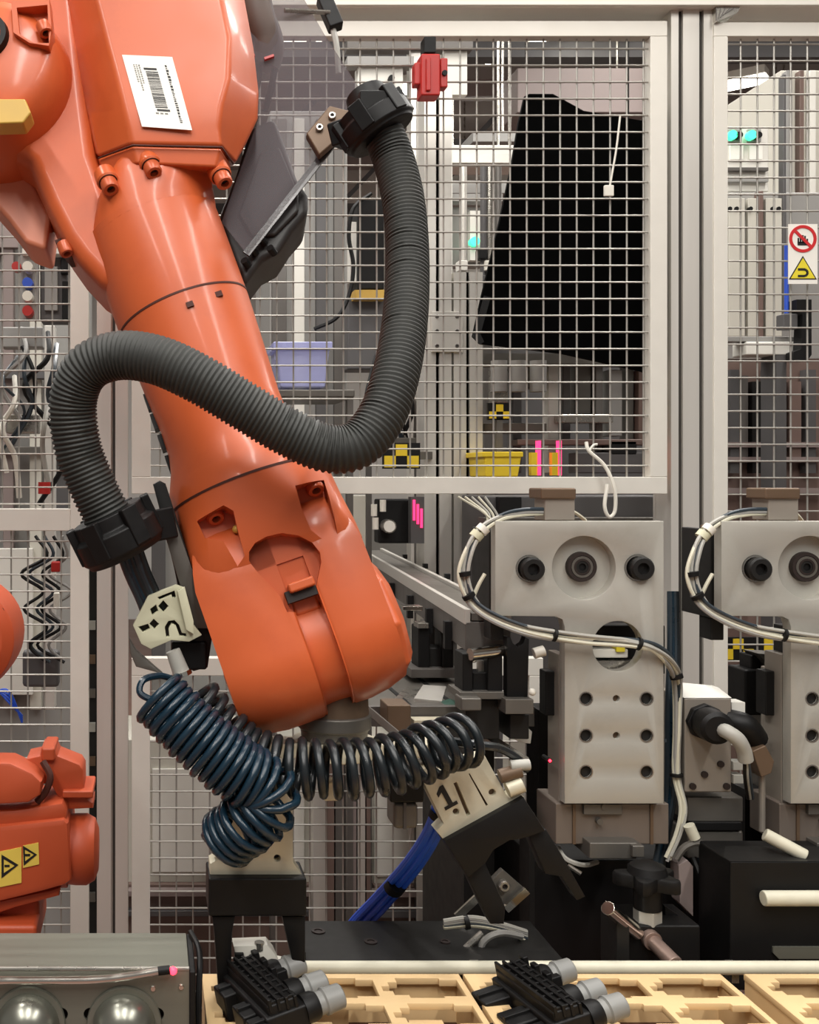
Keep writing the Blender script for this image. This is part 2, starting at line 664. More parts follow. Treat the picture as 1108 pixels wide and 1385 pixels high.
part('warning_triangle', MB().prism([(c.x - 16.4 * q, SY - 0.0012, c.z - 12.6 * q), (c.x + 16.4 * q, SY - 0.0012, c.z - 12.6 * q), (c.x, SY - 0.0012, c.z + 15 * q)], (0, 0.0005, 0)), 'sign_yellow', r)
mb = MB()
arc = [(c.x + (1 + 5 * math.sin(t)) * q, SY - 0.0015, c.z + (-5 + 4.5 * math.cos(t)) * q) for t in [math.pi * k / 8 for k in range(9)]]
arc = [Vector(a) for a in [(c.x - 7 * q, SY - 0.0015, c.z - 0.5 * q)] + arc + [(c.x - 7 * q, SY - 0.0015, c.z - 9.5 * q)]]
for a, b in zip(arc, arc[1:]):
    mb.bar(a, b, 3.2 * q, 0.0006, up=Y)
part('magnet_symbol', mb, 'ink', r)

r = thing('pull_cord', 'thin white cord with a tag hanging down the mesh before the black sheet', 'cord', P(826, 265, FY - 0.01))
part('cord', MB().tube(spline([P(839, 157, FY - 0.008), P(834, 200, FY - 0.01), P(828, 235, FY - 0.01), P(825, 252, FY - 0.01)], 6), 0.0022, 6), 'white_plastic', r)
part('tag', MB().pxbox(818, 250, 831, 265, FY - 0.012, 0.008), 'white_plastic', r, 0.002)
pth = spline([P(793, 598, FY - 0.006), P(797, 610, FY - 0.012), P(818, 630, FY - 0.02), P(831, 660, FY - 0.03), P(832, 690, FY - 0.03), P(824, 699, FY - 0.03), P(818, 684, FY - 0.03), P(822, 655, FY - 0.025)], 8)
r = thing('cable_tie_loop', 'white cable looped over the bottom rail of the fence panel', 'cable', P(824, 699, FY - 0.03))
part('loop', MB().tube(pth, 0.0042, 8), 'white_plastic', r)
part('tail', MB().tube(spline([P(797, 610, FY - 0.012), P(803, 602, FY - 0.012), P(808, 601, FY - 0.012)], 4), 0.003, 6), 'white_plastic', r)

# ================================================================== background behind the fence
def bgbox(name, label, cat, x0, y0, x1, y1, d, dep, m, bevel=0.004, group=None):
    return solo(name, MB().pxbox(x0, y0, x1, y1, d, dep), m, label, cat, group, bevel=bevel)


def bgthing(name, label, cat, x0, y0, x1, y1, d, dep, m, extra=(), bevel=0.004, body='body'):
    """box shaped thing with a list of extra parts (name, x0,y0,x1,y1, sticks out, thickness, material)"""
    b = P((x0 + x1) / 2, y1, d)
    r = thing(name, label, cat, (b.x, d + dep / 2, b.z))
    bo = part(body, MB().pxbox(x0, y0, x1, y1, d, dep), m, r, bevel)
    for (nm, a0, b0, a1, b1, so, th, mm) in extra:
        part(nm, MB().pxbox(a0, b0, a1, b1, d - so, th), mm, r, min(0.002, th * 0.2))
    return r


# hall luminaires seen through the fence
def luminaire(label, px, py, tilt, length=0.4):
    d = 2.9 * F / (PY - py)
    c = P(px, py, d)
    r = thing('ceiling_luminaire', label, 'lamp', c, 'hall luminaires beyond the fence')
    t = Vector((math.cos(tilt), math.sin(tilt), 0))
    part('housing', MB().bar(c + Z * 0.05 - t * length / 2, c + Z * 0.05 + t * length / 2, 0.15, 0.06, up=Z), 'white_plastic', r)
    part('tube', MB().bar(c - t * length / 2, c + t * length / 2, 0.10, 0.05, up=Z), 'lamp', r)
    for s in (-0.35, 0.35):
        part('hanger', MB().cyl(c + t * length * s + Z * 0.08, Vector(((c + t * length * s).x, (c + t * length * s).y, 5.0)), 0.008, n=6), 'steel', r)


luminaire('glowing hall lamp above the black sheet', 695, 70, -0.7, 0.42)
luminaire('glowing hall lamp just under the header beam', 838, 18, -0.4, 0.42)
luminaire('glowing hall lamp beside the right fence stile', 1000, 113, -0.7, 0.36)
luminaire('small glowing hall lamp near the right image edge', 1077, 149, -0.7, 0.24)
luminaire('wide distant hall lamp right of the thick fence post', 1010, 162, -0.3, 0.6)
luminaire('distant hall lamp left of the black sheet', 655, 205, -0.6, 0.5)
luminaire('distant hall lamp beside the smoky guard plate', 530, 124, -0.5, 0.5)
luminaire('distant hall lamp low behind the red switch', 668, 262, -0.3, 0.8)
luminaire('hall lamp showing through the smoky guard plate', 395, 60, -0.7, 0.4)

# roof steelwork
for k, (z, yy) in enumerate(((4.7, 7.2), (4.62, 9.0), (4.5, 10.6))):
    r = thing('roof_truss', ['near dark roof truss crossing the hall', 'middle dark roof truss crossing the hall', 'farthest dark roof truss crossing the hall'][k], 'truss', (2.0, yy, z - 0.45), 'roof trusses')
    part('top_chord', MB().box((-8, yy, z), (13, yy + 0.12, z + 0.14)), 'mauve_board', r)
    part('bottom_chord', MB().box((-8, yy, z - 0.45), (13, yy + 0.12, z - 0.35)), 'cabinet_dark', r)
    for i in range(24):
        x0 = -7 + i * 0.8
        part('web_bar', MB().bar((x0, yy + 0.06, z - 0.4), (x0 + 0.4, yy + 0.06, z + 0.02), 0.04, 0.04), 'cabinet_dark', r)
def duct(name, label, cat, x0, y0, x1, y1, d, dep, m):
    a, b = P(x0, y0, d), P(x1, y1, d)
    r = thing(name, label, cat, ((a.x + b.x) / 2, d, b.z), 'overhead ducts')
    part('channel', MB().pxbox(x0, y0, x1, y1, d, dep), m, r, 0.006)
    for x in (x0 + 0.15 * (x1 - x0), x0 + 0.85 * (x1 - x0)):
        q = P(x, y0, d + dep / 2)
        part('hanger', MB().cyl((P(x, y0, d).x, d + dep / 2, a.z - 0.002), (P(x, y0, d).x, d + dep / 2, 5.0), 0.008, n=6), 'steel', r)


duct('cable_tray', 'grey cable tray crossing high behind the black sheet', 'cable tray', 640, 178, 980, 192, 6.5, 0.3, 'cabinet_grey')
duct('air_duct', 'pale horizontal air duct left of the black sheet', 'duct', 606, 196, 720, 214, 5.4, 0.3, 'cabinet_white')
duct('air_duct', 'mauve horizontal duct above the black sheet top', 'duct', 700, 92, 880, 152, 7.0, 0.4, 'mauve_board')
duct('air_duct', 'grey horizontal duct lower left of the black sheet', 'duct', 606, 244, 700, 262, 5.9, 0.3, 'cabinet_grey')

# black sheet
sh = MB()
out = [(710, 130), (716, 127), (748, 127), (772, 140), (790, 150), (868, 163), (906, 166), (906, 515), (868, 502), (760, 478), (650, 465), (640, 455), (652, 400), (676, 300), (692, 225), (702, 165)]
sh.pxplate(out, [], 2.72, 0.012)
r = thing('black_sheet', 'large black protective sheet hanging behind the wire mesh', 'sheet', P(770, 515, 2.72))
part('sheet', sh, 'cloth_black', r)
for x in (735, 850):
    y0 = 130 if x < 800 else 160
    part('suspension_cord', MB().cyl(P(x, y0 + 4, 2.726), P(x, -15, 2.726), 0.002, n=6), 'black', r)
part('support_rod', MB().cyl(P(700, -15, 2.726), P(905, -15, 2.726), 0.008, n=8), 'alu', r)
part('hem', MB().pxplate([(655, 400), (640, 456), (650, 466), (655, 462), (650, 452), (664, 402)], [], 2.715, 0.004), 'black', r)

# aluminium machine columns behind the fence
r = thing('machine_column', 'tall slotted aluminium column left of the black sheet', 'column', (P(592, 0, 3.0).x, 3.0, 0))
part('profile', extrusion(MB(), 574, 611, 120, 1400, 3.0, 0.09, [592]), 'alu', r)
part('slot_lining', MB().pxbox(590, 120, 594, 1400, 3.012, 0.004), 'slot', r)
r = thing('machine_column', 'shorter slotted aluminium column touching the black sheet edge', 'column', (P(633, 0, 3.0).x, 3.0, 0))
part('profile', extrusion(MB(), 614, 653, 368, 1400, 3.0, 0.09, [633]), 'alu', r)
part('slot_lining', MB().pxbox(631, 368, 635, 1400, 3.012, 0.004), 'slot', r)
r = thing('joining_plate', 'small steel plate with six screws joining two columns', 'plate', P(604, 476, 2.99))
part('plate', MB().pxbox(584, 421, 626, 476, 2.990, 0.008), 'alu', r, 0.001)
for sx in (591, 618):
    for sy in (428, 448, 468):
        bolt(r, P(sx, sy, 2.992), -Y, 0.0055, 0.004, 'alu_dark')

r = thing('machine_guard', 'pale machine frame with white panels behind the red switch', 'machine', P(560, 640, 3.6))
part('panel', MB().pxbox(484, 90, 545, 138, 3.6, 0.05), 'cabinet_white', r)
part('panel', MB().pxbox(600, 52, 632, 128, 3.6, 0.05), 'cabinet_white', r)
part('upright', MB().pxbox(556, 50, 572, 1275, 3.6, 0.06), 'alu', r)
part('upright', MB().pxbox(598, 128, 612, 1275, 3.6, 0.06), 'cabinet_white', r)
part('crossbar', MB().pxbox(470, 52, 640, 66, 3.58, 0.05), 'alu_dark', r)
part('crossbar', MB().pxbox(470, 76, 560, 88, 3.58, 0.05), 'cabinet_grey', r)
part('crossbar', MB().pxbox(540, 208, 700, 220, 3.62, 0.05), 'alu', r)
part('crossbar', MB().pxbox(540, 262, 680, 272, 3.62, 0.05), 'cabinet_grey', r)
part('panel', MB().pxbox(612, 280, 670, 360, 3.66, 0.05), 'cabinet_grey', r)
part('panel', MB().pxbox(636, 285, 668, 352, 3.62, 0.03), 'cabinet_white', r)
part('indicator', MB().ycyl(643, 326, 3.6, 3.63, 0.015, n=12), 'led_green', r)
part('knob', MB().ycyl(530, 105, 3.58, 3.61, 0.01, n=10), 'black', r)

r = bgthing('control_cabinet', 'grey cabinet columns behind the dark motor cover of the arm', 'cabinet', 365, 150, 470, 1242, 3.8, 0.5, 'cabinet_grey',
            [('panel', 368, 160, 388, 640, 0.02, 0.02, 'alu_dark'), ('panel', 396, 160, 412, 640, 0.02, 0.02, 'cabinet_white'), ('panel', 428, 160, 444, 640, 0.03, 0.03, 'cabinet_dark'), ('panel', 452, 160, 466, 640, 0.02, 0.02, 'alu_dark')])
r = thing('tool_unit', 'black tool unit with a loose cable left of the slotted column', 'machine', P(500, 420, 3.2))
part('body', MB().pxbox(484, 268, 520, 392, 3.2, 0.1), 'black', r, 0.006)
part('plate', MB().pxbox(474, 300, 486, 380, 3.22, 0.05), 'cabinet_white', r)
part('band', MB().pxbox(480, 392, 522, 404, 3.19, 0.1), 'yellow_dull', r)
part('lower_body', MB().pxbox(470, 404, 524, 500, 3.24, 0.1), 'cabinet_dark', r, 0.006)
part('cable', MB().tube(spline([P(502, 262, 3.18), P(478, 282, 3.16), P(472, 320, 3.16), P(478, 360, 3.16), P(472, 400, 3.16), P(455, 430, 3.16), P(425, 445, 3.18)], 8), 0.006, 6), 'black', r)
r = thing('plastic_bin', 'translucent lavender plastic bin right of the arm tube', 'bin', P(410, 527, 3.0))
part('bin', MB().prism([P(374, 472, 3.0), P(446, 472, 3.0), P(440, 524.5, 3.0), P(380, 524.5, 3.0)], (0, 0.15, 0)), 'lavender', r, 0.006)
part('rim', MB().pxbox(370, 462, 450, 472, 2.99, 0.17), 'lavender', r, 0.003)
r = thing('shelf_rack', 'grey shelf under the lavender bin', 'shelf', (P(420, 0, 2.95).x, 3.1, 0))
part('board', MB().pxbox(360, 527, 480, 537, 2.95, 0.3), 'dull_steel', r, 0.003)
for x in (366, 470):
    part('leg', MB().pxbox(x, 537, x + 8, 1410, 2.96, 0.03), 'alu_dark', r)

r = thing('hose_tangle', 'tangle of dark and grey hoses between lavender bin and slotted column', 'hoses', P(515, 590, 3.12))
for k in range(10):
    x0 = 512 + 6.5 * k
    part('hose', MB().tube(spline([P(x0, 470 + 5 * (k % 3), 3.14), P(x0 + random.uniform(-22, 14), 505, 3.12), P(x0 + random.uniform(-24, 24), 548, 3.1), P(x0 + random.uniform(-14, 14), 600, 3.14)], 6), random.uniform(0.004, 0.009), 6), ['black', 'cabinet_grey', 'cable_dark', 'dull_steel'][k % 4], r)
part('hose_rail', MB().pxbox(488, 592, 576, 602, 3.12, 0.06), 'dull_steel', r, 0.002)
part('leg', MB().pxbox(496, 602, 503, 1360, 3.165, 0.016), 'alu_dark', r)
part('leg', MB().pxbox(562, 602, 570, 1360, 3.165, 0.016), 'alu_dark', r)
r = thing('pipe_rack', 'upright pipes with pale valves left of the black sheet', 'pipes', P(660, 368, 3.4))
for k, (x, m) in enumerate(((627, 'alu'), (654, 'cabinet_dark'), (662, 'steel'), (674, 'alu_dark'))):
    part('pipe', MB().cyl(P(x, 225, 3.4), P(x, 420, 3.4), 0.010, n=10), m, r)
    part('valve', MB().pxbox(x - 6, 352 - 16 * (k % 2), x + 6, 366 - 16 * (k % 2), 3.38, 0.04), ['cabinet_white', 'black', 'white_plastic', 'cabinet_white'][k], r, 0.003)
part('clamp_bar', MB().pxbox(612, 372, 684, 380, 3.38, 0.17), 'cabinet_dark', r, 0.002)
part('stand', MB().pxbox(655, 370, 669, 1286, 3.54, 0.02), 'alu_dark', r)
# machinery under the black sheet
r = thing('press_machine', 'dark cluttered machine beneath the black sheet', 'machine', P(770, 645, 3.1))
part('back_panel', MB().pxbox(655, 470, 905, 1280, 3.57, 0.08), 'cabinet_dark', r)
part('beam', MB().pxbox(655, 478, 900, 492, 3.05, 0.1), 'dull_steel', r)
for i, (x0, x1, y0, y1, m) in enumerate(((668, 688, 480, 545, 'steel'), (694, 706, 484, 640, 'cabinet_dark'), (712, 730, 480, 525, 'dull_steel'), (742, 756, 488, 640, 'alu'), (762, 772, 480, 600, 'cabinet_dark'),
                                       (778, 800, 486, 560, 'dull_steel'), (806, 816, 480, 640, 'alu_dark'), (824, 842, 500, 590, 'cabinet_grey'), (848, 858, 490, 640, 'dull_steel'), (864, 880, 500, 600, 'brown_board'))):
    part('upright', MB().pxbox(x0, y0, x1, y1, 3.08 + 0.012 * (i % 3), 0.05), m, r, 0.003)
for x0, y0, x1, y1, m in ((655, 572, 740, 586, 'dull_steel'), (760, 560, 830, 572, 'steel'), (700, 594, 880, 602, 'brown_board'), (780, 612, 870, 640, 'cabinet_dark'), (826, 596, 862, 616, 'black')):
    part('crossbar', MB().pxbox(x0, y0, x1, y1, 3.02, 0.06), m, r, 0.003)
for x0, y0 in ((675, 500), (700, 500), (728, 500)):
    part('cylinder', MB().cyl(P(x0, y0 - 12, 3.0), P(x0, y0 + 30, 3.0), 0.022, n=12), 'cabinet_grey', r)
for x0, m in ((728, 'led_pink'), (756, 'led_pink'), (719, 'yellow'), (747, 'yellow')):
    part('light_curtain_bar' if m == 'led_pink' else 'marker_post', MB().pxbox(x0, 596 if m == 'led_pink' else 612, x0 + (4 if m == 'led_pink' else 8), 643, 2.9, 0.02), m, r)


def bin_thing(label, x0, y0, x1, y1, d, dep, m, group):
    r = thing('storage_bin', label, 'bin', P((x0 + x1) / 2, y1, d), group)
    part('tub', MB().prism([P(x0, y0, d), P(x1, y0, d), P(x1 - 5, y1, d), P(x0 + 2, y1, d)], (0, dep, 0)), m, r, 0.004)
    part('rim', MB().pxbox(x0 - 2, y0 - 5, x1 + 2, y0 + 2, d - 0.006, dep + 0.012), m, r, 0.002)
    return r


bin_thing('yellow storage bin behind the bottom rail, right of the columns', 655, 616, 706, 645, 2.85, 0.14, 'yellow', None)


def checker(label, x0, y0, s, d, rows, side=None):
    n = max(len(q) for q in rows)
    r = thing('checker_plate', label, 'marker', P(x0 + n * s / 2, y0 + len(rows) * s, d))
    part('backing', MB().pxbox(x0 - 2, y0 - 2, x0 + n * s + 2, y0 + len(rows) * s + 2, d, 0.01), 'black', r)
    if side:
        part('bracket', MB().bar(P(x0 + n * s - 3, y0 + s, d + 0.012), side, 0.012, 0.02), 'cabinet_dark', r)
    else:
        part('stand', MB().pxbox(x0 + n * s / 2 - 4, y0 + len(rows) * s, x0 + n * s / 2 + 4, PY + CH * F / d, d, 0.02), 'cabinet_dark', r)
    for j, row in enumerate(rows):
        for i, ch in enumerate(row):
            if ch == 'y':
                part('yellow_square', MB().pxbox(x0 + i * s, y0 + j * s, x0 + (i + 1) * s, y0 + (j + 1) * s, d - 0.002, 0.002), 'yellow', r)


checker('yellow and black checker plate just right of the hose bend', 520, 601, 15.5, 2.8, ['.y.', 'y.y'], P(582, 616, 3.0))
checker('small yellow and black checker plate behind the mesh centre', 662, 547, 9.5, 2.95, ['.y.', 'y.y'])
checker('yellow and black checker plate between the two fixture stations', 978, 864, 14.0, 2.75, ['.y..y.', 'y.y.y.'])

# right side background
r = bgthing('electrical_cabinet', 'light grey cabinet row behind the right fence panel', 'cabinet', 960, 260, 1140, 486, 3.6, 0.25, 'cabinet_grey',
            [('door', 986, 268, 1008, 455, 0.02, 0.02, 'cabinet'), ('door', 1012, 268, 1024, 455, 0.015, 0.02, 'cabinet'), ('door', 1036, 268, 1058, 455, 0.02, 0.02, 'cabinet'),
             ('dark_channel', 1027, 258, 1033, 458, 0.03, 0.03, 'brown_board'), ('dark_channel', 1060, 100, 1064, 440, 0.03, 0.03, 'cabinet_dark')])
for x in (988, 997, 1016, 1028, 1046, 1054):
    part('screw', MB().ycyl(x, 282, 3.575, 3.59, 0.007, n=8), 'black', r)
r = bgthing('tall_rack', 'tall pale rack of upright profiles at the right edge', 'rack', 1056, 95, 1150, 420, 3.9, 0.4, 'cabinet',
            [('upright', 1064, 95, 1072, 420, 0.03, 0.03, 'cabinet_grey'), ('upright', 1082, 95, 1088, 420, 0.03, 0.03, 'brown_board'), ('upright', 1096, 95, 1104, 420, 0.03, 0.03, 'cabinet_white')])
r = bgthing('status_display', 'white status panel with two green lamps behind the right mesh', 'panel', 984, 172, 1040, 259, 3.65, 0.08, 'cabinet_white',
            [('lamp_plate', 986, 174, 1004, 192, 0.01, 0.01, 'cabinet_grey'), ('lamp_plate', 1012, 174, 1030, 192, 0.01, 0.01, 'cabinet_grey'), ('label_plate', 988, 196, 1006, 216, 0.01, 0.01, 'paper'), ('label_plate', 1014, 196, 1032, 216, 0.01, 0.01, 'paper'),
             ('rail', 984, 226, 1040, 231, 0.02, 0.02, 'alu_dark'), ('rail', 984, 240, 1040, 246, 0.02, 0.02, 'cabinet_grey')])
for x in (992, 1018):
    part('green_lamp', MB().ycyl(x, 182, 3.62, 3.64, 0.015, n=14), 'led_green', r)
    part('dark_lamp', MB().ycyl(x + 9, 182, 3.62, 3.64, 0.011, n=14), 'black', r)
r = bgthing('tool_changer', 'pale horizontal carriage with a black hooked arm on the right', 'machine', 1010, 462, 1084, 480, 3.2, 0.08, 'cabinet_white', [('rail', 984, 455, 1084, 462, -0.01, 0.05, 'cabinet_grey')])
part('hook_arm', MB().pxplate([(1078, 405), (1098, 405), (1098, 480), (1092, 488), (1074, 488), (1074, 476), (1084, 472), (1086, 425), (1078, 420)], [], 3.15, 0.04), 'black', r)
part('stand', MB().pxbox(1050, 480, 1064, 1353, 3.2, 0.08), 'cabinet_dark', r)
part('valve', MB().pxbox(1060, 424, 1080, 445, 3.16, 0.04), 'cabinet_dark', r, 0.004)
part('air_line', MB().cyl(P(1064, 330, 3.18), P(1064, 424, 3.18), 0.006, n=8), 'blue', r)
r = bgthing('transfer_machine', 'dark brown machine base with vertical boards behind the right station', 'machine', 960, 488, 1150, 1311, 3.4, 0.4, 'brown_board', [])
for i, (x0, x1, m) in enumerate(((988, 1000, 'cabinet_dark'), (1004, 1012, 'alu_dark'), (1018, 1030, 'black_metal'), (1036, 1048, 'dull_steel'), (1052, 1062, 'cabinet_dark'), (1068, 1084, 'brown_board'), (1090, 1104, 'cabinet_dark'))):
    part('board', MB().pxbox(x0, 500 + 8 * (i % 3), x1, 640 - 14 * (i % 2), 3.36, 0.03), m, r)
for y in (598, 618, 660):
    part('rail', MB().pxbox(984, y, 1120, y + 7, 3.35, 0.03), 'mauve_board', r)

# left side background
r = thing('switch_station', 'upright switch station with white, blue and red knobs', 'controls', P(40, 432, 2.75))
part('backplate', MB().pxbox(28, 342, 52, 432, 2.78, 0.02), 'cabinet_grey', r)
for y, m in ((360, 'white_plastic'), (382, 'blue'), (400, 'white_plastic'), (420, 'red')):
    part('knob', MB().ycyl(37, y, 2.74, 2.78, 0.013, n=14), m, r)
part('side_knob', MB().ycyl(22, 360, 2.76, 2.79, 0.012, n=12), 'red', r)
part('top_plate', MB().pxbox(30, 336, 98, 344, 2.76, 0.06), 'cabinet_white', r)
r = bgthing('valve_block', 'grey valve block right of the coloured knobs', 'valves', 54, 346, 92, 434, 2.8, 0.08, 'cabinet_dark', [('plug', 82, 350, 92, 370, 0.02, 0.02, 'black'), ('plug', 84, 380, 92, 432, 0.02, 0.02, 'black'), ('plate', 60, 360, 78, 420, 0.012, 0.012, 'cabinet_grey')])
r = thing('cable_cluster', 'tangle of grey hoses behind the left mesh', 'cables', P(30, 640, 2.9))
for i in range(14):
    x0 = random.uniform(-20, 92)
    y0 = random.uniform(430, 560)
    part('hose', MB().tube(spline([P(x0, y0, 2.9 + 0.01 * i), P(x0 + random.uniform(-25, 25), y0 + 35, 2.86), P(x0 + random.uniform(-35, 35), y0 + 75, 2.9), P(x0 + random.uniform(-25, 25), min(690, y0 + 130), 2.92)], 6), random.uniform(0.004, 0.008), 6),
         random.choice(['cable_grey', 'cable_dark', 'cabinet_grey', 'white_plastic', 'black']), r)
part('manifold', MB().pxbox(2, 442, 58, 470, 2.95, 0.06), 'cabinet_grey', r, 0.004)
part('manifold', MB().pxbox(8, 560, 52, 586, 2.95, 0.06), 'steel', r, 0.004)
part('red_fitting', MB().cyl(P(60, 652, 2.84), P(60, 668, 2.84), 0.016, n=12), 'red', r)
r = bgthing('assembly_machine', 'pale machine frame columns behind the left mesh', 'machine', -60, 200, 118, 1292, 3.5, 0.3, 'cabinet_grey',
            [('upright', 60, 440, 74, 960, 0.3, 0.06, 'alu'), ('upright', 40, 200, 56, 960, 0.05, 0.05, 'cabinet'), ('upright', 4, 200, 18, 960, 0.05, 0.05, 'mauve_board'), ('panel', -40, 240, 26, 335, 0.06, 0.03, 'mauve_board'),
             ('panel', -40, 742, 44, 940, 0.08, 0.03, 'cabinet_white'), ('rail', -60, 500, 118, 512, 0.08, 0.05, 'cabinet_dark'), ('rail', -60, 604, 118, 614, 0.08, 0.05, 'dull_steel'), ('panel', 76, 500, 112, 690, 0.04, 0.03, 'cabinet_dark')])
r = thing('cable_chain', 'zigzag black cables with a red plug behind the lower left mesh', 'cables', P(60, 900, 2.8))
for k in range(4):
    pts = [P(48 + 12 * k, 725, 2.82)]
    for i in range(7):
        pts.append(P((34 if i % 2 else 62) + 10 * k + random.uniform(-6, 6), 752 + 24 * i, 2.8 + 0.01 * k))
    part('cable', MB().tube(spline(pts, 6), 0.0045, 6), ['black', 'cable_dark', 'black', 'cabinet_grey'][k], r)
part('red_plug', MB().pxbox(69, 760, 81, 774, 2.79, 0.03), 'red', r, 0.003)
part('white_plug', MB().pxbox(72, 802, 80, 824, 2.79, 0.03), 'white_plastic', r, 0.003)
part('bundle', MB().pxbox(30, 880, 80, 930, 2.85, 0.04), 'cabinet_dark', r, 0.01)
for k in range(4):
    part('blue_cable', MB().tube(spline([P(-10, 925 + 4 * k, 2.8), P(12, 950 - 5 * k, 2.79), P(30, 968 + 3 * k, 2.82)], 5), 0.003, 6), 'cable_blue', r)

r = thing('gap_backing', 'narrow black panel added to darken the gap beside the left fence post', 'duct', (P(126, 0, 2.64).x, 2.64, 0))  # added dark backing that makes the gap between stile and post dark
part('channel', MB().pxbox(113, 700, 136, 1502, 2.64, 0.05), 'black_metal', r, 0.002)
for k in range(9):
    part('plug', MB().pxbox(121, 840 + 46 * k, 129, 852 + 46 * k, 2.63, 0.01), ['cable_grey', 'bronze', 'dull_steel'][k % 3], r)
# low background seen under the conveyor
r = bgthing('low_cabinet', 'cream low cabinet behind the low fence panel', 'cabinet', 150, 1000, 420, 1196, 3.2, 0.33, 'cabinet', [('door', 206, 1040, 300, 1180, 0.01, 0.01, 'cabinet_white'), ('door', 306, 1040, 412, 1180, 0.01, 0.01, 'cabinet_white'), ('plinth', 150, 1196, 420, 1353, 0.02, 0.33, 'brown_board'), ('rail', 150, 1205, 420, 1213, 0.05, 0.03, 'mauve_board'), ('rail', 150, 1232, 420, 1240, 0.05, 0.03, 'cabinet_dark')])
r = bgthing('low_cabinet', 'cream low cabinet behind the blue cable bundle', 'cabinet', 506, 1000, 760, 1198, 3.2, 0.33, 'cabinet', [('door', 510, 1040, 590, 1186, 0.01, 0.01, 'cabinet_white'), ('door', 596, 1040, 690, 1186, 0.01, 0.01, 'cabinet_white'), ('plinth', 506, 1198, 760, 1353, 0.02, 0.33, 'brown_board'), ('rail', 500, 1206, 760, 1214, 0.05, 0.03, 'mauve_board'), ('rail', 500, 1232, 760, 1242, 0.05, 0.03, 'cabinet_dark')])
r = thing('support_column', 'brown and silver upright legs between the cream cabinets', 'column', (P(475, 0, 3.1).x, 3.1, 0))
for x0, x1, m in ((424, 440, 'alu'), (443, 452, 'brown_board'), (454, 466, 'alu_dark'), (469, 482, 'mauve_board'), (484, 494, 'alu'), (496, 501, 'brown_board')):
    part('upright', MB().pxbox(x0, 1000, x1, 1376, 3.1, 0.06), m, r)
r = bgthing('switchboard', 'dark machine panel seen through the conveyor opening', 'panel', 205, 690, 600, 1258, 3.7, 0.08, 'cabinet_grey', [('upright', 476, 670, 498, 900, 0.04, 0.04, 'cabinet'), ('upright', 205, 690, 224, 900, 0.04, 0.04, 'cabinet_dark')])
r = thing('pressure_regulator', 'black air regulator with a round white gauge beside the wrist', 'gauge', P(530, 735, 2.9))
part('body', MB().pxbox(512, 675, 562, 735, 2.92, 0.06), 'black', r, 0.005)
part('gauge_case', MB().ycyl(527, 712, 2.885, 2.92, 0.018, n=20), 'steel', r)
part('dial', MB().ycyl(527, 712, 2.882, 2.886, 0.015, n=20), 'paper', r)
for x, y in ((506, 690), (518, 684), (508, 708)):
    part('fitting', MB().cyl(P(x, y - 8, 2.88), P(x, y + 8, 2.88), 0.008, n=10), 'white_plastic', r)
r = thing('light_curtain', 'magenta glowing light curtain strip by the column', 'lamp', P(566, 735, 2.85))
part('housing', MB().pxbox(556, 672, 574, 735, 2.87, 0.03), 'cabinet_dark', r)
for k in range(3):
    part('glow_strip', MB().pxbox(559 + 5 * k, 676 + 6 * k, 562 + 5 * k, 704 + 5 * k, 2.866, 0.004), 'led_pink', r)
r = bgthing('cable_trough', 'dark trough with loose wires right below the fence rail', 'machine', 655, 670, 905, 800, 2.75, 0.2, 'cabinet_dark', [('ledge', 655, 700, 905, 708, 0.06, 0.05, 'dull_steel'), ('block', 676, 672, 706, 700, 0.03, 0.05, 'black')], bevel=0.006)
for k in range(5):
    part('wire', MB().tube(spline([P(620 + 9 * k, 672, 2.73), P(650 + 6 * k, 690 + 3 * k, 2.7), P(664 - 4 * k, 702 + 3 * k, 2.68)], 5), 0.003, 6), random.choice(['cable_grey', 'cable_cream']), r)

# ================================================================== the orange robot
AO = P(335, 660, 1.62)                       # point on the arm axis at the wrist seam
_a = math.radians(19.2)
_s = math.radians(12.5)
AD = Vector((math.sin(_a) * math.cos(_s), -math.sin(_s), -math.cos(_a) * math.cos(_s))).normalized()   # down the arm
AN = (Y - AD * Y.dot(AD)).normalized()       # away from the camera, square to the arm
AU = AD.cross(AN)
if AU.x < 0:
    AU = -AU                                 # to the right, square to the arm


def RP(px, py, w=0.0):
    """point on the plane of the arm axis, moved w away from the camera"""
    rd = ray(px, py)
    return CAM + rd * (((AO - CAM).dot(AN) + w) / rd.dot(AN))


def ruv(px, py, w=0.0):
    q = RP(px, py, w) - AO
    return q.dot(AU), q.dot(AD)


def LU(u, v, w):
    return AO + AU * u + AD * v + AN * w


rob = thing('industrial_robot', 'large orange robot arm reaching down with a barcode label', 'robot', P(335, 990, 1.62))


def rprism(pts, w0, w1):
    """solid whose near outline (at w0) covers the given outline"""
    a = [RP(x, y, w0) for x, y in pts]
    return MB().prism(a, AN * (w1 - w0))


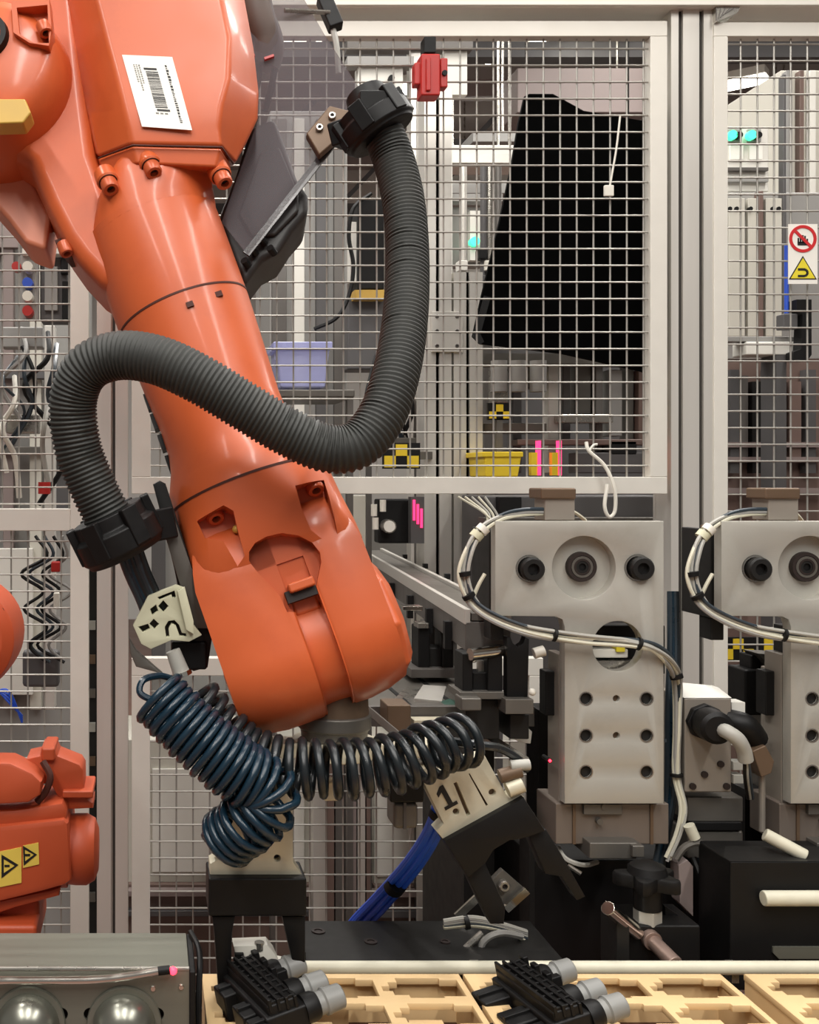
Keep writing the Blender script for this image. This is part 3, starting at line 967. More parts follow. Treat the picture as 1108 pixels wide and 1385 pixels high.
# upper housing: lofted from cross sections (outline px, py and offset w)
secs = [
    [(60, -90, 0.13), (70, -90, -0.03), (104, -95, -0.12), (292, -110, -0.12), (318, -110, -0.07), (318, -110, 0.12)],
    [(70, 0, 0.13), (82, 0, -0.03), (130, 0, -0.12), (300, -8, -0.12), (330, -4, -0.06), (326, 0, 0.12)],
    [(85, 65, 0.13), (100, 66, -0.04), (146, 62, -0.12), (312, 50, -0.12), (343, 66, -0.05), (338, 70, 0.12)],
    [(95, 120, 0.13), (113, 124, -0.045), (161, 118, -0.12), (310, 105, -0.12), (350, 128, -0.05), (345, 130, 0.12)],
    [(100, 150, 0.12), (120, 156, -0.05), (168, 148, -0.12), (300, 142, -0.12), (349, 160, -0.045), (344, 165, 0.11)],
    [(112, 185, 0.11), (127, 190, -0.055), (174, 174, -0.117), (297, 170, -0.115), (334, 192, -0.045), (330, 200, 0.10)],
    [(120, 215, 0.10), (133, 213, -0.058), (179, 196, -0.112), (300, 198, -0.11), (318, 222, -0.045), (316, 225, 0.09)],
]
mb = MB().loft([[RP(*q) for q in s] for s in secs])
uh = part('upper_housing', mb, 'orange', rob, 0.007, sharp=30)
secs = [
    [(122, 216, 0.09), (134, 214, -0.056), (179, 197, -0.109), (299, 200, -0.107), (312, 222, -0.045), (310, 225, 0.08)],
    [(130, 240, 0.08), (141, 238, -0.054), (186, 221, -0.104), (292, 226, -0.101), (310, 250, -0.045), (308, 252, 0.08)],
]
part('collar', MB().loft([[RP(*q) for q in s] for s in secs]), 'orange', rob, 0.004)
part('panel_seam', MB().tube([RP(133, 214, -0.0595), RP(179, 196.5, -0.1135), RP(300, 199, -0.1115), RP(316, 222, -0.047)], 0.0014, 6), 'seam', rob)
# elbow mass at the left
el = part('elbow_housing', rprism([(-110, -110), (98, -110), (112, 40), (122, 130), (132, 205), (152, 262), (176, 330), (164, 400), (132, 380), (104, 350), (84, 322), (60, 275), (36, 222), (10, 205), (-110, 180)], -0.05, 0.10), 'orange', rob, 0.03)
c0 = RP(-22, 78, -0.115)
part('elbow_drum', MB().lathe([(0, 0.085), (0.012, 0.105), (0.04, 0.118), (0.09, 0.132), (0.20, 0.132)], c0, AN, 48), 'orange', rob, 0, 40)
part('drum_ring', MB().lathe([(-0.012, 0.028), (-0.012, 0.036), (0.004, 0.04), (0.004, 0.028)], RP(-22, 50, -0.115), AN, 32, cap=False), 'black', rob)
pk = part('bolt_pocket', rprism([(15, 0), (66, -6), (70, 40), (66, 62), (40, 58), (18, 44)], -0.125, -0.09), 'orange', rob, 0.008)
cut(pk, rprism([(20, 2), (62, -2), (64, 50), (44, 50), (24, 38)], -0.14, -0.105), 'orange')
bolt(rob, RP(58, 34, -0.118), (AD - AN * 0.3), 0.011, 0.02)
part('stop_block', rprism([(-30, 133), (34, 133), (42, 152), (31, 166), (-30, 168)], -0.135, -0.10), 'yellow_dull', rob, 0.003, label='yellow stop block')
part('counter_plate', rprism([(-40, 212), (16, 216), (40, 236), (68, 292), (62, 338), (34, 328), (10, 296), (-40, 240)], 0.03, 0.12), 'orange_lit', rob, 0.008)
part('pocket', rprism([(74, 325), (92, 318), (106, 346), (92, 348)], -0.02, 0.02), 'seam', rob)
bolt(rob, RP(86, 330, -0.03), (AD * 0.9 - AN * 0.2), 0.011, 0.02)
def sup(u0, v, a, b, e, n=40, w0=0.0):
    out = []
    for i in range(n):
        t = 2 * math.pi * i / n
        c, s = math.cos(t), math.sin(t)
        out.append(LU(u0 + a * math.copysign(abs(c) ** (2 / e), c), v, w0 + b * math.copysign(abs(s) ** (2 / e), s)))
    return out


# arm tube (turned shape)
def tv(py):
    return ruv(335 + 0.37 * (py - 660), py)[1]


part('neck', MB().loft([sup(0.040, tv(246), 0.070, 0.094, 4.5), sup(0.034, tv(254), 0.082, 0.098, 3.6), sup(0.020, tv(272), 0.093, 0.101, 2.6), sup(0.004, tv(302), 0.1025, 0.103, 2.05), sup(0, tv(314), 0.1030, 0.1030, 2.0)]), 'orange', rob, 0, 40)
prof = [(tv(306), 0.1025), (tv(330), 0.1033), (tv(428), 0.1015), (tv(560), 0.0925), (tv(590), 0.0935), (tv(612), 0.099), (tv(634), 0.110), (tv(648), 0.1165), (tv(662), 0.119)]
part('arm_tube', MB().lathe(prof, AO, AD, 64), 'orange', rob, 0, 30)
part('seam_ring', MB().lathe([(tv(427) - 0.0015, 0.099), (tv(427) - 0.0015, 0.1024), (tv(427) + 0.0015, 0.1024), (tv(427) + 0.0015, 0.099)], AO, AD, 64, cap=False), 'seam', rob)
part('seam_ring', MB().lathe([(tv(662) - 0.0015, 0.11), (tv(662) - 0.0015, 0.1196), (tv(662) + 0.002, 0.1196), (tv(662) + 0.002, 0.11)], AO, AD, 64, cap=False), 'seam', rob)
for x, y in ((257, 412), (296, 398)):
    q = RP(x, y, 0)
    part('witness_mark', MB().pxbox(0, 0, 0, 0, 1, 0) if False else MB().obox(RP(x, y, -0.101 + (abs(x - 258) / 38.0) * 0.014), AU * 0.005, AD * 0.004, AN * 0.003), 'seam', rob)
for x, y, w in ((146, 246, -0.092), (204, 224, -0.100), (299, 238, -0.085)):
    p = RP(x, y, w)
    part('bolt_boss', MB().lathe([(-0.022, 0.016), (-0.001, 0.0165), (0.0015, 0.0145)], p, AD * 0.9 - AN * 0.42, 20), 'orange', rob)
    part('bolt_gap', MB().lathe([(0.001, 0.0145), (0.0022, 0.0145)], p, AD * 0.9 - AN * 0.42, 20), 'seam', rob)
    bolt(rob, p, AD * 0.9 - AN * 0.42, 0.0125, 0.02)
for i, (x, y) in enumerate(((197, 545), (206, 572), (216, 600), (226, 628))):
    part('edge_clip', MB().obox(RP(x + 4, y, 0.01), AU * 0.004, AD * 0.012, AN * 0.012), 'black_metal', rob)

# sticker on the housing
c00, c10, c11, c01 = [RP(x, y, -0.1212) for x, y in ((165, 74), (233, 77), (260, 176), (192, 171))]
st = part('label_sticker', MB().prism([c00, c10, c11, c01], AN * 0.001), 'paper', rob, label='white sticker with a barcode')


def sp(s, t):
    return (c00 * (1 - s) + c10 * s) * (1 - t) + (c01 * (1 - s) + c11 * s) * t - AN * 0.0003


def smark(mb, s0, t0, s1, t1):
    mb.prism([sp(s0, t0), sp(s1, t0), sp(s1, t1), sp(s0, t1)], AN * 0.0002)


mbk = MB()
smark(mbk, 0.36, 0.17, 0.62, 0.20)
smark(mbk, 0.40, 0.74, 0.66, 0.77)
t = 0.22
while t < 0.72:
    h = random.choice((0.006, 0.01, 0.016))
    smark(mbk, 0.385, t, 0.63, t + h)
    t += h + random.choice((0.007, 0.011))
part('barcode', mbk, 'ink', st)
mbk = MB()
t = 0.12
while t < 0.92:
    h = random.choice((0.012, 0.02, 0.03))
    smark(mbk, 0.80, t, 0.835 + random.random() * 0.02, t + h)
    t += h + 0.012
part('print_line', mbk, 'ink', st)
mbk = MB()
for s in (0.17, 0.22, 0.27):
    t = 0.13
    while t < (0.5 if s == 0.22 else 0.38):
        h = random.choice((0.014, 0.022))
        smark(mbk, s, t, s + 0.03, t + h)
        t += h + 0.012
for s in (0.36, 0.45, 0.54):
    smark(mbk, s, 0.79, s + 0.06, 0.81)
part('print_line', mbk, 'grey_ink', st)

# wrist housing: circle at the seam growing into a rounded box
WV0 = tv(663)
mb = MB().loft([sup(0, WV0, 0.119, 0.119, 2.0), sup(0, WV0 + 0.02, 0.1195, 0.118, 2.15), sup(0, WV0 + 0.06, 0.120, 0.113, 2.9), sup(0.001, WV0 + 0.10, 0.121, 0.104, 4.2), sup(0.002, WV0 + 0.125, 0.121, 0.092, 5.0)])
wh = part('wrist_housing', mb, 'orange', rob, 0, 40)
DISH = [(392, 822), (382, 800), (350, 766), (338, 750), (338, 738), (346, 726), (362, 717), (384, 712), (408, 715), (427, 724), (438, 738), (440, 752), (432, 790), (434, 822)]
cut(wh, rprism(DISH, -0.16, -0.080), 'orange')
cut(wh, rprism([(264, 690), (302, 672), (316, 680), (322, 706), (332, 742), (322, 756), (302, 722), (276, 716)], -0.17, -0.068), 'orange')
cut(wh, rprism([(403, 644), (446, 630), (458, 680), (470, 738), (446, 720), (426, 706), (412, 676)], -0.17, -0.066), 'orange')
bolt(rob, RP(287, 688, -0.070), (AD * 0.75 - AN * 0.5), 0.0125, 0.022)
bolt(rob, RP(421, 650, -0.068), (AD * 0.75 - AN * 0.5), 0.0125, 0.022)
part('brass_plug', MB().ball(RP(320, 716, -0.082), 0.006), 'yellow_dull', rob)

# fork lobes: stadium section (v, w) run along u, with chamfered outer flank
def lobe(name, u0, u1, vtop, vc, R, ch0, ch1, front=None):
    rings = []
    for (u, k) in ((u0, 1 - ch0), (u0 + 0.026 * (ch0 > 0) + 0.002, 0.955 if ch0 else 0.985), (u0 + 0.056 * (ch0 > 0) + 0.005, 1.0), (u1 - 0.05 * (ch1 > 0) - 0.005, 1.0), (u1 - 0.024 * (ch1 > 0) - 0.002, 0.955 if ch1 else 0.985), (u1, 1 - ch1)):
        r = R * k
        s_ = 1.0 if u == u0 and ch0 else (-1.0 if u == u1 and ch1 else 0.0)
        ring = [LU(u + 0.022 * s_, vtop, -r * 0.70), LU(u + 0.012 * s_, vtop + 0.022, -r * 0.88), LU(u + 0.005 * s_, vtop + 0.045, -r * 0.97), LU(u, vtop + 0.07, -r)]
        for i in range(25):
            t = math.pi * i / 24
            ring.append(LU(u, vc + r * math.sin(t), -r * math.cos(t)))
        ring.append(LU(u + 0.022 * s_, vtop, r * 0.9))
        rings.append(ring)
    o = part(name, MB().loft(rings), 'orange', rob, 0.003, sharp=14)
    cut(o, rprism(DISH, -0.16, -0.080), 'orange')
    return o


RL = 0.098
uL0 = ruv(300, 905, -0.03)[0]
uL1 = ruv(426, 900, -0.098)[0]
vB = ruv(385, 990, -0.03)[1]
VC = vB - RL
uR0 = ruv(436, 850, -0.098)[0]
uR1 = ruv(541, 880, -0.04)[0]
VT = WV0 + 0.055
lobe('fork_lobe', uL0, uL1, VT, VC, RL, 0.14, 0.0)
lobe('fork_lobe', uR0 + 0.012, uR1, VT, VC - 0.004, RL, 0.0, 0.13)
part('end_cap', MB().lathe([(0, 0.088), (0.010, 0.085), (0.019, 0.070), (0.022, 0.055)], LU(uR1 - 0.003, VC - 0.006, 0), AU, 8), 'orange', rob, 0.004)
# bridge between lobes and the tilting unit
part('bridge', MB().loft([sup((uL1 + uR0) / 2, v, (uR1 - uL0) * 0.47, b, 6, 32, 0.0) for v, b in ((WV0 + 0.10, 0.078), (VC - 0.05, 0.074))]), 'orange', rob, 0.003)
part('tilt_unit', MB().lathe([(0, 0.080), (0.006, 0.085), (uR0 - uL1 + 0.018, 0.085), (uR0 - uL1 + 0.024, 0.080)], LU(uL1 - 0.006, VC, 0), AU, 56), 'orange', rob, 0, 30)
part('tilt_neck', MB().obox(LU((uL1 + uR0) / 2 + 0.006, VC - 0.075, -0.040), AU * (uR0 - uL1 + 0.012) * 0.5, AD * 0.035, AN * 0.036), 'orange', rob, 0.006)
part('latch_slot', MB().obox(RP(407, 803, -0.088), AU * 0.021, AD * 0.008, AN * 0.010), 'socket', rob)
part('latch_tab', MB().obox(RP(407, 792, -0.092), AU * 0.018, AD * 0.0065, AN * 0.017), 'orange', rob, 0.003)
# tool flange, pointing straight down
fl = P(452, 946, 1.575)
part('flange_neck', MB().cyl(fl + Z * 0.03, fl - Z * 0.022, 0.046, 0.049, n=40), 'bronze', rob, 0.002)
part('tool_flange', MB().lathe([(0.018, 0.049), (0.02, 0.052), (0.038, 0.052), (0.041, 0.048), (0.055, 0.046)], fl, -Z, 40), 'dull_steel', rob, 0.0015)

# smoky clear guard plate, dark motor cover and bracket on the right of the housing
part('motor_cover', rprism([(340, 170), (372, 158), (388, 200), (402, 240), (417, 262), (417, 288), (396, 312), (378, 340), (356, 352), (330, 386), (306, 330), (296, 292), (318, 238)], 0.035, 0.15), 'cover_grey', rob, 0.01, label='dark grey motor cover')
part('motor_lid', rprism([(352, 205), (378, 198), (404, 262), (404, 285), (372, 318), (340, 320), (322, 290)], 0.027, 0.036), 'cover_grey', rob, 0.004)
for x, y in ((352, 322), (340, 336), (365, 335), (330, 352)):
    part('connector', MB().cyl(RP(x, y, 0.018), RP(x + 6, y + 8, 0.03), 0.006, n=10), 'black', rob)
gp = part('guard_plate', rprism([(300, -100), (372, -100), (412, 0), (438, 45), (492, 128), (480, 156), (335, 345), (300, 300), (350, 160)], 0.012, 0.017), 'smoke', rob, label='smoky transparent guard plate')
part('plate_edge', MB().bar(RP(488, 146, 0.0145), RP(333, 344, 0.0145), 0.012, 0.005, up=AN), 'smoke_edge', gp)
part('hose_bracket', rprism([(414, 180), (446, 142), (484, 152), (478, 170), (432, 210)], -0.008, 0.010), 'bronze', rob, 0.003)
for x, y in ((449, 158), (432, 174)):
    bolt(rob, RP(x, y, -0.008), -AN, 0.006, 0.006, 'steel')
part('cable_bundle', MB().tube(spline([RP(330, -60, 0.04), RP(345, 20, 0.03), RP(358, 60, 0.04), RP(352, 90, 0.05)], 6), 0.032, 12), 'bundle_brown', rob)
for x, y in ((338, 77), (364, 78)):
    part('red_clip', MB().obox(RP(x, y, 0.008), AU * 0.008, AD * 0.002, AN * 0.003), 'red', rob)
for x in (340, 352, 372):
    part('cable', MB().tube(spline([RP(x, 70, 0.04), RP(x - 3, 110, 0.05), RP(x - 14, 150, 0.06)], 5), 0.006, 6), 'black', rob)
part('valve', MB().obox(RP(446, 18, 0.03), AU * 0.012, AD * 0.03, AN * 0.012), 'black', rob, 0.003)
part('valve_rod', MB().cyl(RP(385, 14, 0.0), RP(446, 17, 0.02), 0.004, n=8), 'steel', rob)
part('air_line', MB().tube(spline([RP(448, 30, 0.03), RP(455, 60, 0.03), RP(458, 100, 0.035)], 5), 0.005, 6), 'cable_grey', rob)

# ------------------------------------------------------------------ corrugated conduit
hp = [(513, 168, 1.63), (532, 215, 1.62), (546, 275, 1.59), (551, 350, 1.55), (548, 430, 1.50), (536, 505, 1.455), (515, 565, 1.43), (482, 602, 1.42), (440, 606, 1.42), (385, 582, 1.42), (328, 548, 1.42), (268, 512, 1.425), (212, 487, 1.44), (160, 481, 1.46), (118, 498, 1.475), (99, 540, 1.49), (104, 600, 1.50), (122, 650, 1.505), (146, 700, 1.51)]
path = resample(spline([P(*q) for q in hp], 12), 0.0016)
hose = thing('corrugated_conduit', 'thick black corrugated conduit looping across the orange arm', 'hose', P(150, 780, 1.51))
rr = []
nP = len(path)
for i in range(nP):
    ph = i % 4
    s = i / nP
    R = 0.0315 - 0.0015 * math.cos(math.pi * s)
    rr.append(R if ph < 2 else R - 0.0026)
part('corrugated_hose', MB().tube(path, rr, 28), 'rubber', hose, 0, 60)


def clamp(parent, p, ax, r, h, tab):
    ax = ax.normalized()
    o = part('clamp_ring', MB().lathe([(-h / 2, r * 0.66), (-h / 2, r * 0.86), (-h * 0.2, r * 0.88), (-h * 0.12, r), (h * 0.34, r), (h * 0.42, r * 0.92), (h / 2, r * 0.90), (h / 2, r * 0.6)], p, ax, 36), 'black_satin', parent, 0.002)
    a, b = perp(ax)
    for k in range(6):
        t = 2 * math.pi * k / 6 + 0.5
        q = a * math.cos(t) + b * math.sin(t)
        part('clip', MB().obox(p + q * r * 0.93 - ax * h * 0.1, q * r * 0.10, ax.cross(q) * r * 0.2, ax * h * 0.42), 'black_satin', o, 0.002)
    part('mount', MB().bar(p, tab, r * 0.9, h * 0.7, up=ax), 'black_satin', o, 0.003)


clamp(hose, P(506, 166, 1.63), path[12] - path[0] + X * 0.004, 0.056, 0.05, P(452, 186, 1.66))
clamp(hose, P(158, 722, 1.512), path[-1] - path[-14], 0.060, 0.062, P(226, 708, 1.55))
part('inner_sleeve', MB().cyl(P(505, 150, 1.635), P(494, 128, 1.645), 0.034, 0.030, n=24), 'black', hose)
part('clip', MB().obox(P(506, 140, 1.59), X * 0.022, Z * 0.016, Y * 0.01), 'black_satin', hose, 0.002)
for k in range(5):
    x = 158 + 7 * k
    part('inner_cable', MB().tube(spline([P(x, 735, 1.515 - 0.004 * (k % 2)), P(x + 14, 775, 1.52), P(x + 32, 815, 1.53), P(x + 44, 850, 1.535)], 6), 0.0052, 8), ['cable_dark', 'coil_blue', 'coil_black', 'cable_dark', 'coil_black'][k], hose)

# bracket plate and cream cable clip beside the wrist
br = thing('clamp_bracket', 'dark grey bracket plate bolted along the wrist flank', 'bracket', P(262, 905, 1.56))
part('plate', MB().pxplate([(207, 655), (216, 650), (224, 654), (262, 772), (291, 836), (281, 903), (262, 908), (246, 900), (252, 850), (236, 770), (222, 712)], [], 1.545, 0.03, 0.002), 'black_metal', br)
part('front_plate', MB().pxplate([(216, 700), (232, 690), (276, 815), (282, 850), (262, 850), (240, 780)], [], 1.535, 0.012, 0.001), 'dull_steel', br)
part('lower_block', MB().pxbox(232, 868, 280, 906, 1.54, 0.05), 'black', br, 0.003)
part('standoff', MB().cyl(P(266, 760, 1.56), P(300, 750, 1.62), 0.02, n=16), 'dull_steel', br)
cl = thing('cable_clip_block', 'cream moulded cable clip with cutouts under the black clamp', 'clip', P(225, 880, 1.52))
out = [(180, 846), (200, 806), (238, 791), (249, 795), (262, 845), (273, 859), (256, 868), (232, 866), (204, 878), (191, 871)]
hol = [[(221, 812), (228, 820), (221, 828), (214, 820)], [(203, 824), (211, 818), (214, 826), (206, 832)], [(208, 837), (215, 844), (209, 851), (202, 844)], [(187, 848), (200, 844), (203, 850), (193, 855)],
       [(225, 862), (223, 848), (228, 840), (236, 839), (242, 845), (246, 856), (252, 857), (252, 861), (243, 860), (238, 846), (232, 843), (228, 850), (229, 861)],
       [(213, 808), (236, 799), (238, 808), (233, 808), (232, 804), (216, 811)]]
part('clip_face', MB().pxplate(out, hol, 1.515, 0.012, 0.001), 'cream_clip', cl)
part('clip_back', MB().pxplate(out, [], 1.5275, 0.006), 'socket', cl)
part('side_jaw', MB().pxplate([(240, 800), (250, 794), (262, 840), (262, 858), (252, 852)], [], 1.505, 0.01, 0.001), 'cream_clip', cl)
part('wire_guide', MB().pxplate([(174, 862), (184, 880), (204, 898), (220, 912), (206, 908), (184, 902), (176, 884)], [], 1.53, 0.02, 0.002), 'dull_steel', cl)
part('hose_fitting', MB().cyl(P(234, 880, 1.52), P(246, 912, 1.52), 0.010, 0.012, n=16), 'cable_grey', cl)
part('fitting_ring', MB().cyl(P(245, 908, 1.52), P(247, 914, 1.52), 0.014, n=16), 'chrome', cl)


# ------------------------------------------------------------------ coiled hoses
def helix(pts, turns, R, r, m, name, label, spread=None, n=7):
    path = resample(spline([P(*q) for q in pts], 14), 0.0015)
    fr = frames(path)
    out = []
    N = len(path)
    for i in range(turns * 22 + 1):
        s = i / (turns * 22)
        if spread:
            s = spread(s)
        k = s * (N - 1)
        j = min(N - 2, int(k))
        c = path[j].lerp(path[j + 1], k - j)
        _, a, b = fr[j]
        t = 2 * math.pi * i / 22
        RR = R(s) if callable(R) else R
        out.append(c + (a * math.cos(t) + b * math.sin(t)) * RR)
    o = thing(name, label, 'hose', P(*pts[0]))
    part('coil', MB().tube(out, r, n), m, o, 0, 60)
    return o, out


h1, o1 = helix([(212, 940, 1.46), (240, 970, 1.45), (280, 1008, 1.44), (322, 1042, 1.435), (356, 1064, 1.435), (362, 1088, 1.435), (336, 1112, 1.44), (304, 1136, 1.46)], 25, lambda s: 0.0385 - 0.006 * abs(s - 0.5) + 0.0012 * math.sin(60 * s), 0.0056, 'coil_blue', 'coiled_air_hose', 'dark blue coiled air hose hooking down to the left gripper')
part('lead', MB().tube(spline([P(214, 950, 1.46), P(190, 938, 1.46), P(194, 920, 1.47), P(216, 914, 1.49), P(238, 918, 1.51), P(246, 906, 1.52)], 8), 0.0046, 8), 'coil_blue', h1)
part('lead', MB().tube(spline([o1[-1], P(286, 1128, 1.50), P(276, 1130, 1.53), P(290, 1145, 1.55)], 6), 0.0046, 8), 'coil_blue', h1)
part('end_fitting', MB().cyl(P(282, 1128, 1.54), P(296, 1150, 1.545), 0.010, n=12), 'cable_grey', h1)
h2, o2 = helix([(262, 950, 1.50), (294, 985, 1.495), (330, 1018, 1.485), (380, 1036, 1.47), (440, 1040, 1.46), (500, 1038, 1.46), (550, 1028, 1.465), (596, 1010, 1.48), (632, 1000, 1.50)], 22, lambda s: 0.0345 - 0.012 * max(0, s - 0.75) + 0.0015 * math.sin(47 * s), 0.0062, 'coil_black', 'coiled_air_hose', 'black coiled air hose stretched in front of the tool flange', n=8)
part('lead', MB().tube(spline([o2[-1], P(650, 1008, 1.50), P(676, 1012, 1.53), P(700, 1026, 1.56), P(712, 1040, 1.58)], 6), 0.006, 8), 'coil_black', h2)

# ------------------------------------------------------------------ tool carrier and grippers
tc = thing('tool_carrier', 'pale metal tool carrier under the robot flange', 'carrier', P(460, 1010, 1.6))
part('crossbar', MB().pxbox(330, 1006, 590, 1026, 1.55, 0.05), 'cream_metal', tc, 0.003)
part('hub', MB().cyl(fl - Z * 0.055, fl - Z * 0.078, 0.06, n=32), 'cream_metal', tc, 0.002)
part('camera_block', MB().pxbox(528, 1048, 574, 1086, 1.53, 0.06), 'black', tc, 0.003)
part('camera_barrel', MB().pxbox(533, 1086, 566, 1122, 1.54, 0.05), 'dull_steel', tc, 0.006)
part('barrel_ridge', MB().pxbox(546, 1086, 550, 1122, 1.538, 0.003), 'cabinet_dark', tc)
part('strut', MB().pxbox(438, 1058, 462, 1084, 1.565, 0.03), 'cream_metal', tc, 0.003)

gl = thing('gripper', 'upright gripper with a black block and two fingers, left', 'gripper', P(350, 1345, 1.53), 'grippers')
part('face_plate', MB().pxplate([(312, 1040), (396, 1040), (397, 1166), (412, 1188), (284, 1188), (284, 1168), (312, 1154)], [circle(375, 1161, 4.5, 16)], 1.53, 0.035, 0.002), 'cream_metal', gl)
part('hole_lining', MB().ycyl(375, 1161, 1.545, 1.55, 0.0055, n=16), 'socket', gl)
part('jaw_block', MB().pxbox(282, 1188, 415, 1240, 1.515, 0.07), 'black_satin', gl, 0.003)
part('finger', MB().pxplate([(287, 1240), (318, 1240), (314, 1262), (312, 1344), (296, 1344), (290, 1262)], [], 1.525, 0.03, 0.0015), 'black_satin', gl)
part('finger', MB().pxplate([(382, 1240), (413, 1240), (413, 1326), (402, 1326), (388, 1268)], [], 1.525, 0.03, 0.0015), 'black_satin', gl)

gr = thing('gripper', 'tilted gripper marked 1 with slots and black fingers', 'gripper', P(680, 1250, 1.55), 'grippers')
gd = 1.545
holes = [circle(617, 1098, 4.2, 14), circle(666, 1072, 4.6, 14), [(614, 1060), (618, 1058), (636, 1101), (632, 1104)], [(632, 1046), (636, 1044), (662, 1089), (657, 1092)]]
part('face_plate', MB().pxplate([(574, 1061), (566, 1044), (584, 1034), (600, 1046), (640, 1024), (656, 1022), (688, 1080), (700, 1070), (709, 1078), (602, 1138), (590, 1124), (600, 1114)], holes, gd, 0.03, 0.0015), 'cream_metal', gr)
part('recess_lining', MB().pxplate([(590, 1070), (650, 1036), (676, 1082), (614, 1116)], [], gd + 0.008, 0.004), 'bronze', gr)
part('jaw_block', MB().pxplate([(602, 1138), (709, 1079), (738, 1124), (716, 1132), (700, 1136), (690, 1137), (668, 1150), (657, 1168), (634, 1187)], [], gd - 0.012, 0.06, 0.002), 'black_satin', gr)
part('finger', MB().pxplate([(632, 1184), (656, 1167), (684, 1228), (682, 1250), (664, 1250)], [], gd, 0.03, 0.0015), 'black_satin', gr)
part('finger', MB().pxplate([(716, 1131), (739, 1122), (760, 1156), (792, 1213), (781, 1218), (760, 1186), (738, 1182)], [], gd, 0.03, 0.0015), 'black_satin', gr)
e1 = (P(709, 1079, gd) - P(602, 1138, gd)).normalized()
e2 = Vector((-e1.z, 0, e1.x))
oc = P(604, 1078, gd - 0.0012)
one = [(-0.010, -0.016), (0.010, -0.016), (0.010, -0.0115), (0.004, -0.0115), (0.004, 0.017), (-0.0015, 0.017), (-0.010, 0.010), (-0.010, 0.0045), (-0.003, 0.009), (-0.003, -0.0115), (-0.010, -0.0115)]
part('lettering', MB().plate(one, [], 0.001, oc, e1, e2, Y), 'ink', gr, label='black numeral 1')
part('side_fitting', MB().cyl(P(676, 1050, gd), P(704, 1042, gd), 0.010, n=12), 'bronze', gr)
part('side_fitting', MB().cyl(P(686, 1068, gd), P(706, 1060, gd), 0.012, n=12), 'cream_metal', gr)
part('side_fitting', MB().cyl(P(690, 1036, gd), P(716, 1034, gd), 0.008, n=12), 'cable_grey', gr)

bc = thing('air_hose_bundle', 'bundle of bright blue air hoses hanging from the tilted gripper', 'hose', P(475, 1255, 1.62))
for k in range(7):
    a = 2 * math.pi * k / 6
    rr_ = 8.5 if k < 6 else 0
    ox, oy = rr_ * math.cos(a), rr_ * 0.4 * math.sin(a)
    dz = 0.009 * math.sin(a) * (k < 6)
    part('hose', MB().tube(spline([P(598 + ox * 0.6, 1062 + oy, 1.59 + dz), P(596 + ox, 1095 + oy, 1.60 + dz), P(582 + ox, 1132 + oy + ox * 0.3, 1.64 + dz), P(556 + ox, 1172 + oy + ox * 0.5, 1.71 + dz), P(518 + ox, 1216 + oy + ox * 0.6, 1.80 + dz), P(480 + ox, 1258 + oy + ox * 0.7, 1.86 + dz), P(450 + ox, 1310 + oy + ox * 0.7, 1.88 + dz)], 8), 0.0052, 8), 'cable_blue', bc)
part('tie', MB().cyl(P(596, 1096, 1.60), P(593, 1104, 1.605), 0.0155, n=14), 'black', bc)
part('tie', MB().cyl(P(538, 1194, 1.757), P(532, 1201, 1.77), 0.0165, n=14), 'black', bc)

# ------------------------------------------------------------------ second orange robot, lower left
D2 = 1.86
r2 = thing('robot', 'smaller orange robot with yellow warning labels at lower left', 'robot', P(40, 1258, D2 + 0.1))
part('forearm_body', MB().pxplate([(-80, 1126), (86, 1108), (92, 1114), (96, 1192), (88, 1198), (60, 1206), (-80, 1240)], [], D2, 0.16, 0.008), 'orange_far', r2)
part('top_deck', MB().pxplate([(-80, 1100), (20, 1096), (84, 1086), (90, 1096), (90, 1110), (-80, 1128)], [], D2 + 0.01, 0.14, 0.006), 'orange_far', r2)
part('end_drum', MB().lathe([(0, 0.058), (0.018, 0.060), (0.036, 0.060), (0.050, 0.052), (0.056, 0.036)], P(90, 1148, D2 + 0.075), X, 36), 'orange_far', r2)
part('drum_flange', MB().lathe([(0, 0.064), (0.014, 0.064)], P(82, 1148, D2 + 0.075), X, 36), 'orange_far', r2, 0.002)
for k, (pts, d) in enumerate((([(36, 1026), (54, 1022), (56, 1012), (72, 1010), (78, 1022), (108, 1034), (113, 1042), (114, 1078), (126, 1086), (126, 1094), (88, 1096), (70, 1064), (40, 1056)], D2 + 0.05),
                           ([(-60, 1030), (14, 1032), (44, 1046), (56, 1058), (54, 1076), (38, 1086), (-60, 1092)], D2 - 0.01))):
    m = part('motor', MB().pxplate(pts, [], d, 0.075, 0.006), 'orange_far', r2)
part('motor_ridge', MB().pxbox(56, 1012, 74, 1030, D2 + 0.04, 0.09), 'orange_far', r2, 0.004)
part('motor_flange', MB().pxbox(84, 1070, 126, 1080, D2 + 0.035, 0.10), 'orange_far', r2, 0.003)
part('cable', MB().tube(spline([P(58, 1030, D2 + 0.03), P(68, 1050, D2 + 0.02), P(62, 1070, D2 + 0.02), P(50, 1085, D2 + 0.02)], 6), 0.006, 8), 'seam', r2)
part('underside', MB().pxplate([(-80, 1236), (70, 1204), (82, 1200), (80, 1212), (20, 1228), (-80, 1262)], [], D2 + 0.02, 0.12, 0.004), 'orange_far', r2)
part('base_neck', MB().pxbox(-80, 1216, 53, 1262, D2 + 0.05, 0.1), 'orange_far', r2, 0.01)
part('base_foot', MB().pxbox(-80, 1252, 50, 1290, D2 - 0.0, 0.18), 'orange_far', r2, 0.008)
part('shoulder_cover', MB().lathe([(0, 0.075), (0.014, 0.094), (0.05, 0.099), (0.13, 0.099)], P(-58, 866, D2), Y, 40), 'orange_far', r2, 0.002)
part('link', MB().pxbox(-160, 860, -62, 1130, D2 + 0.03, 0.1), 'orange_far', r2, 0.012)
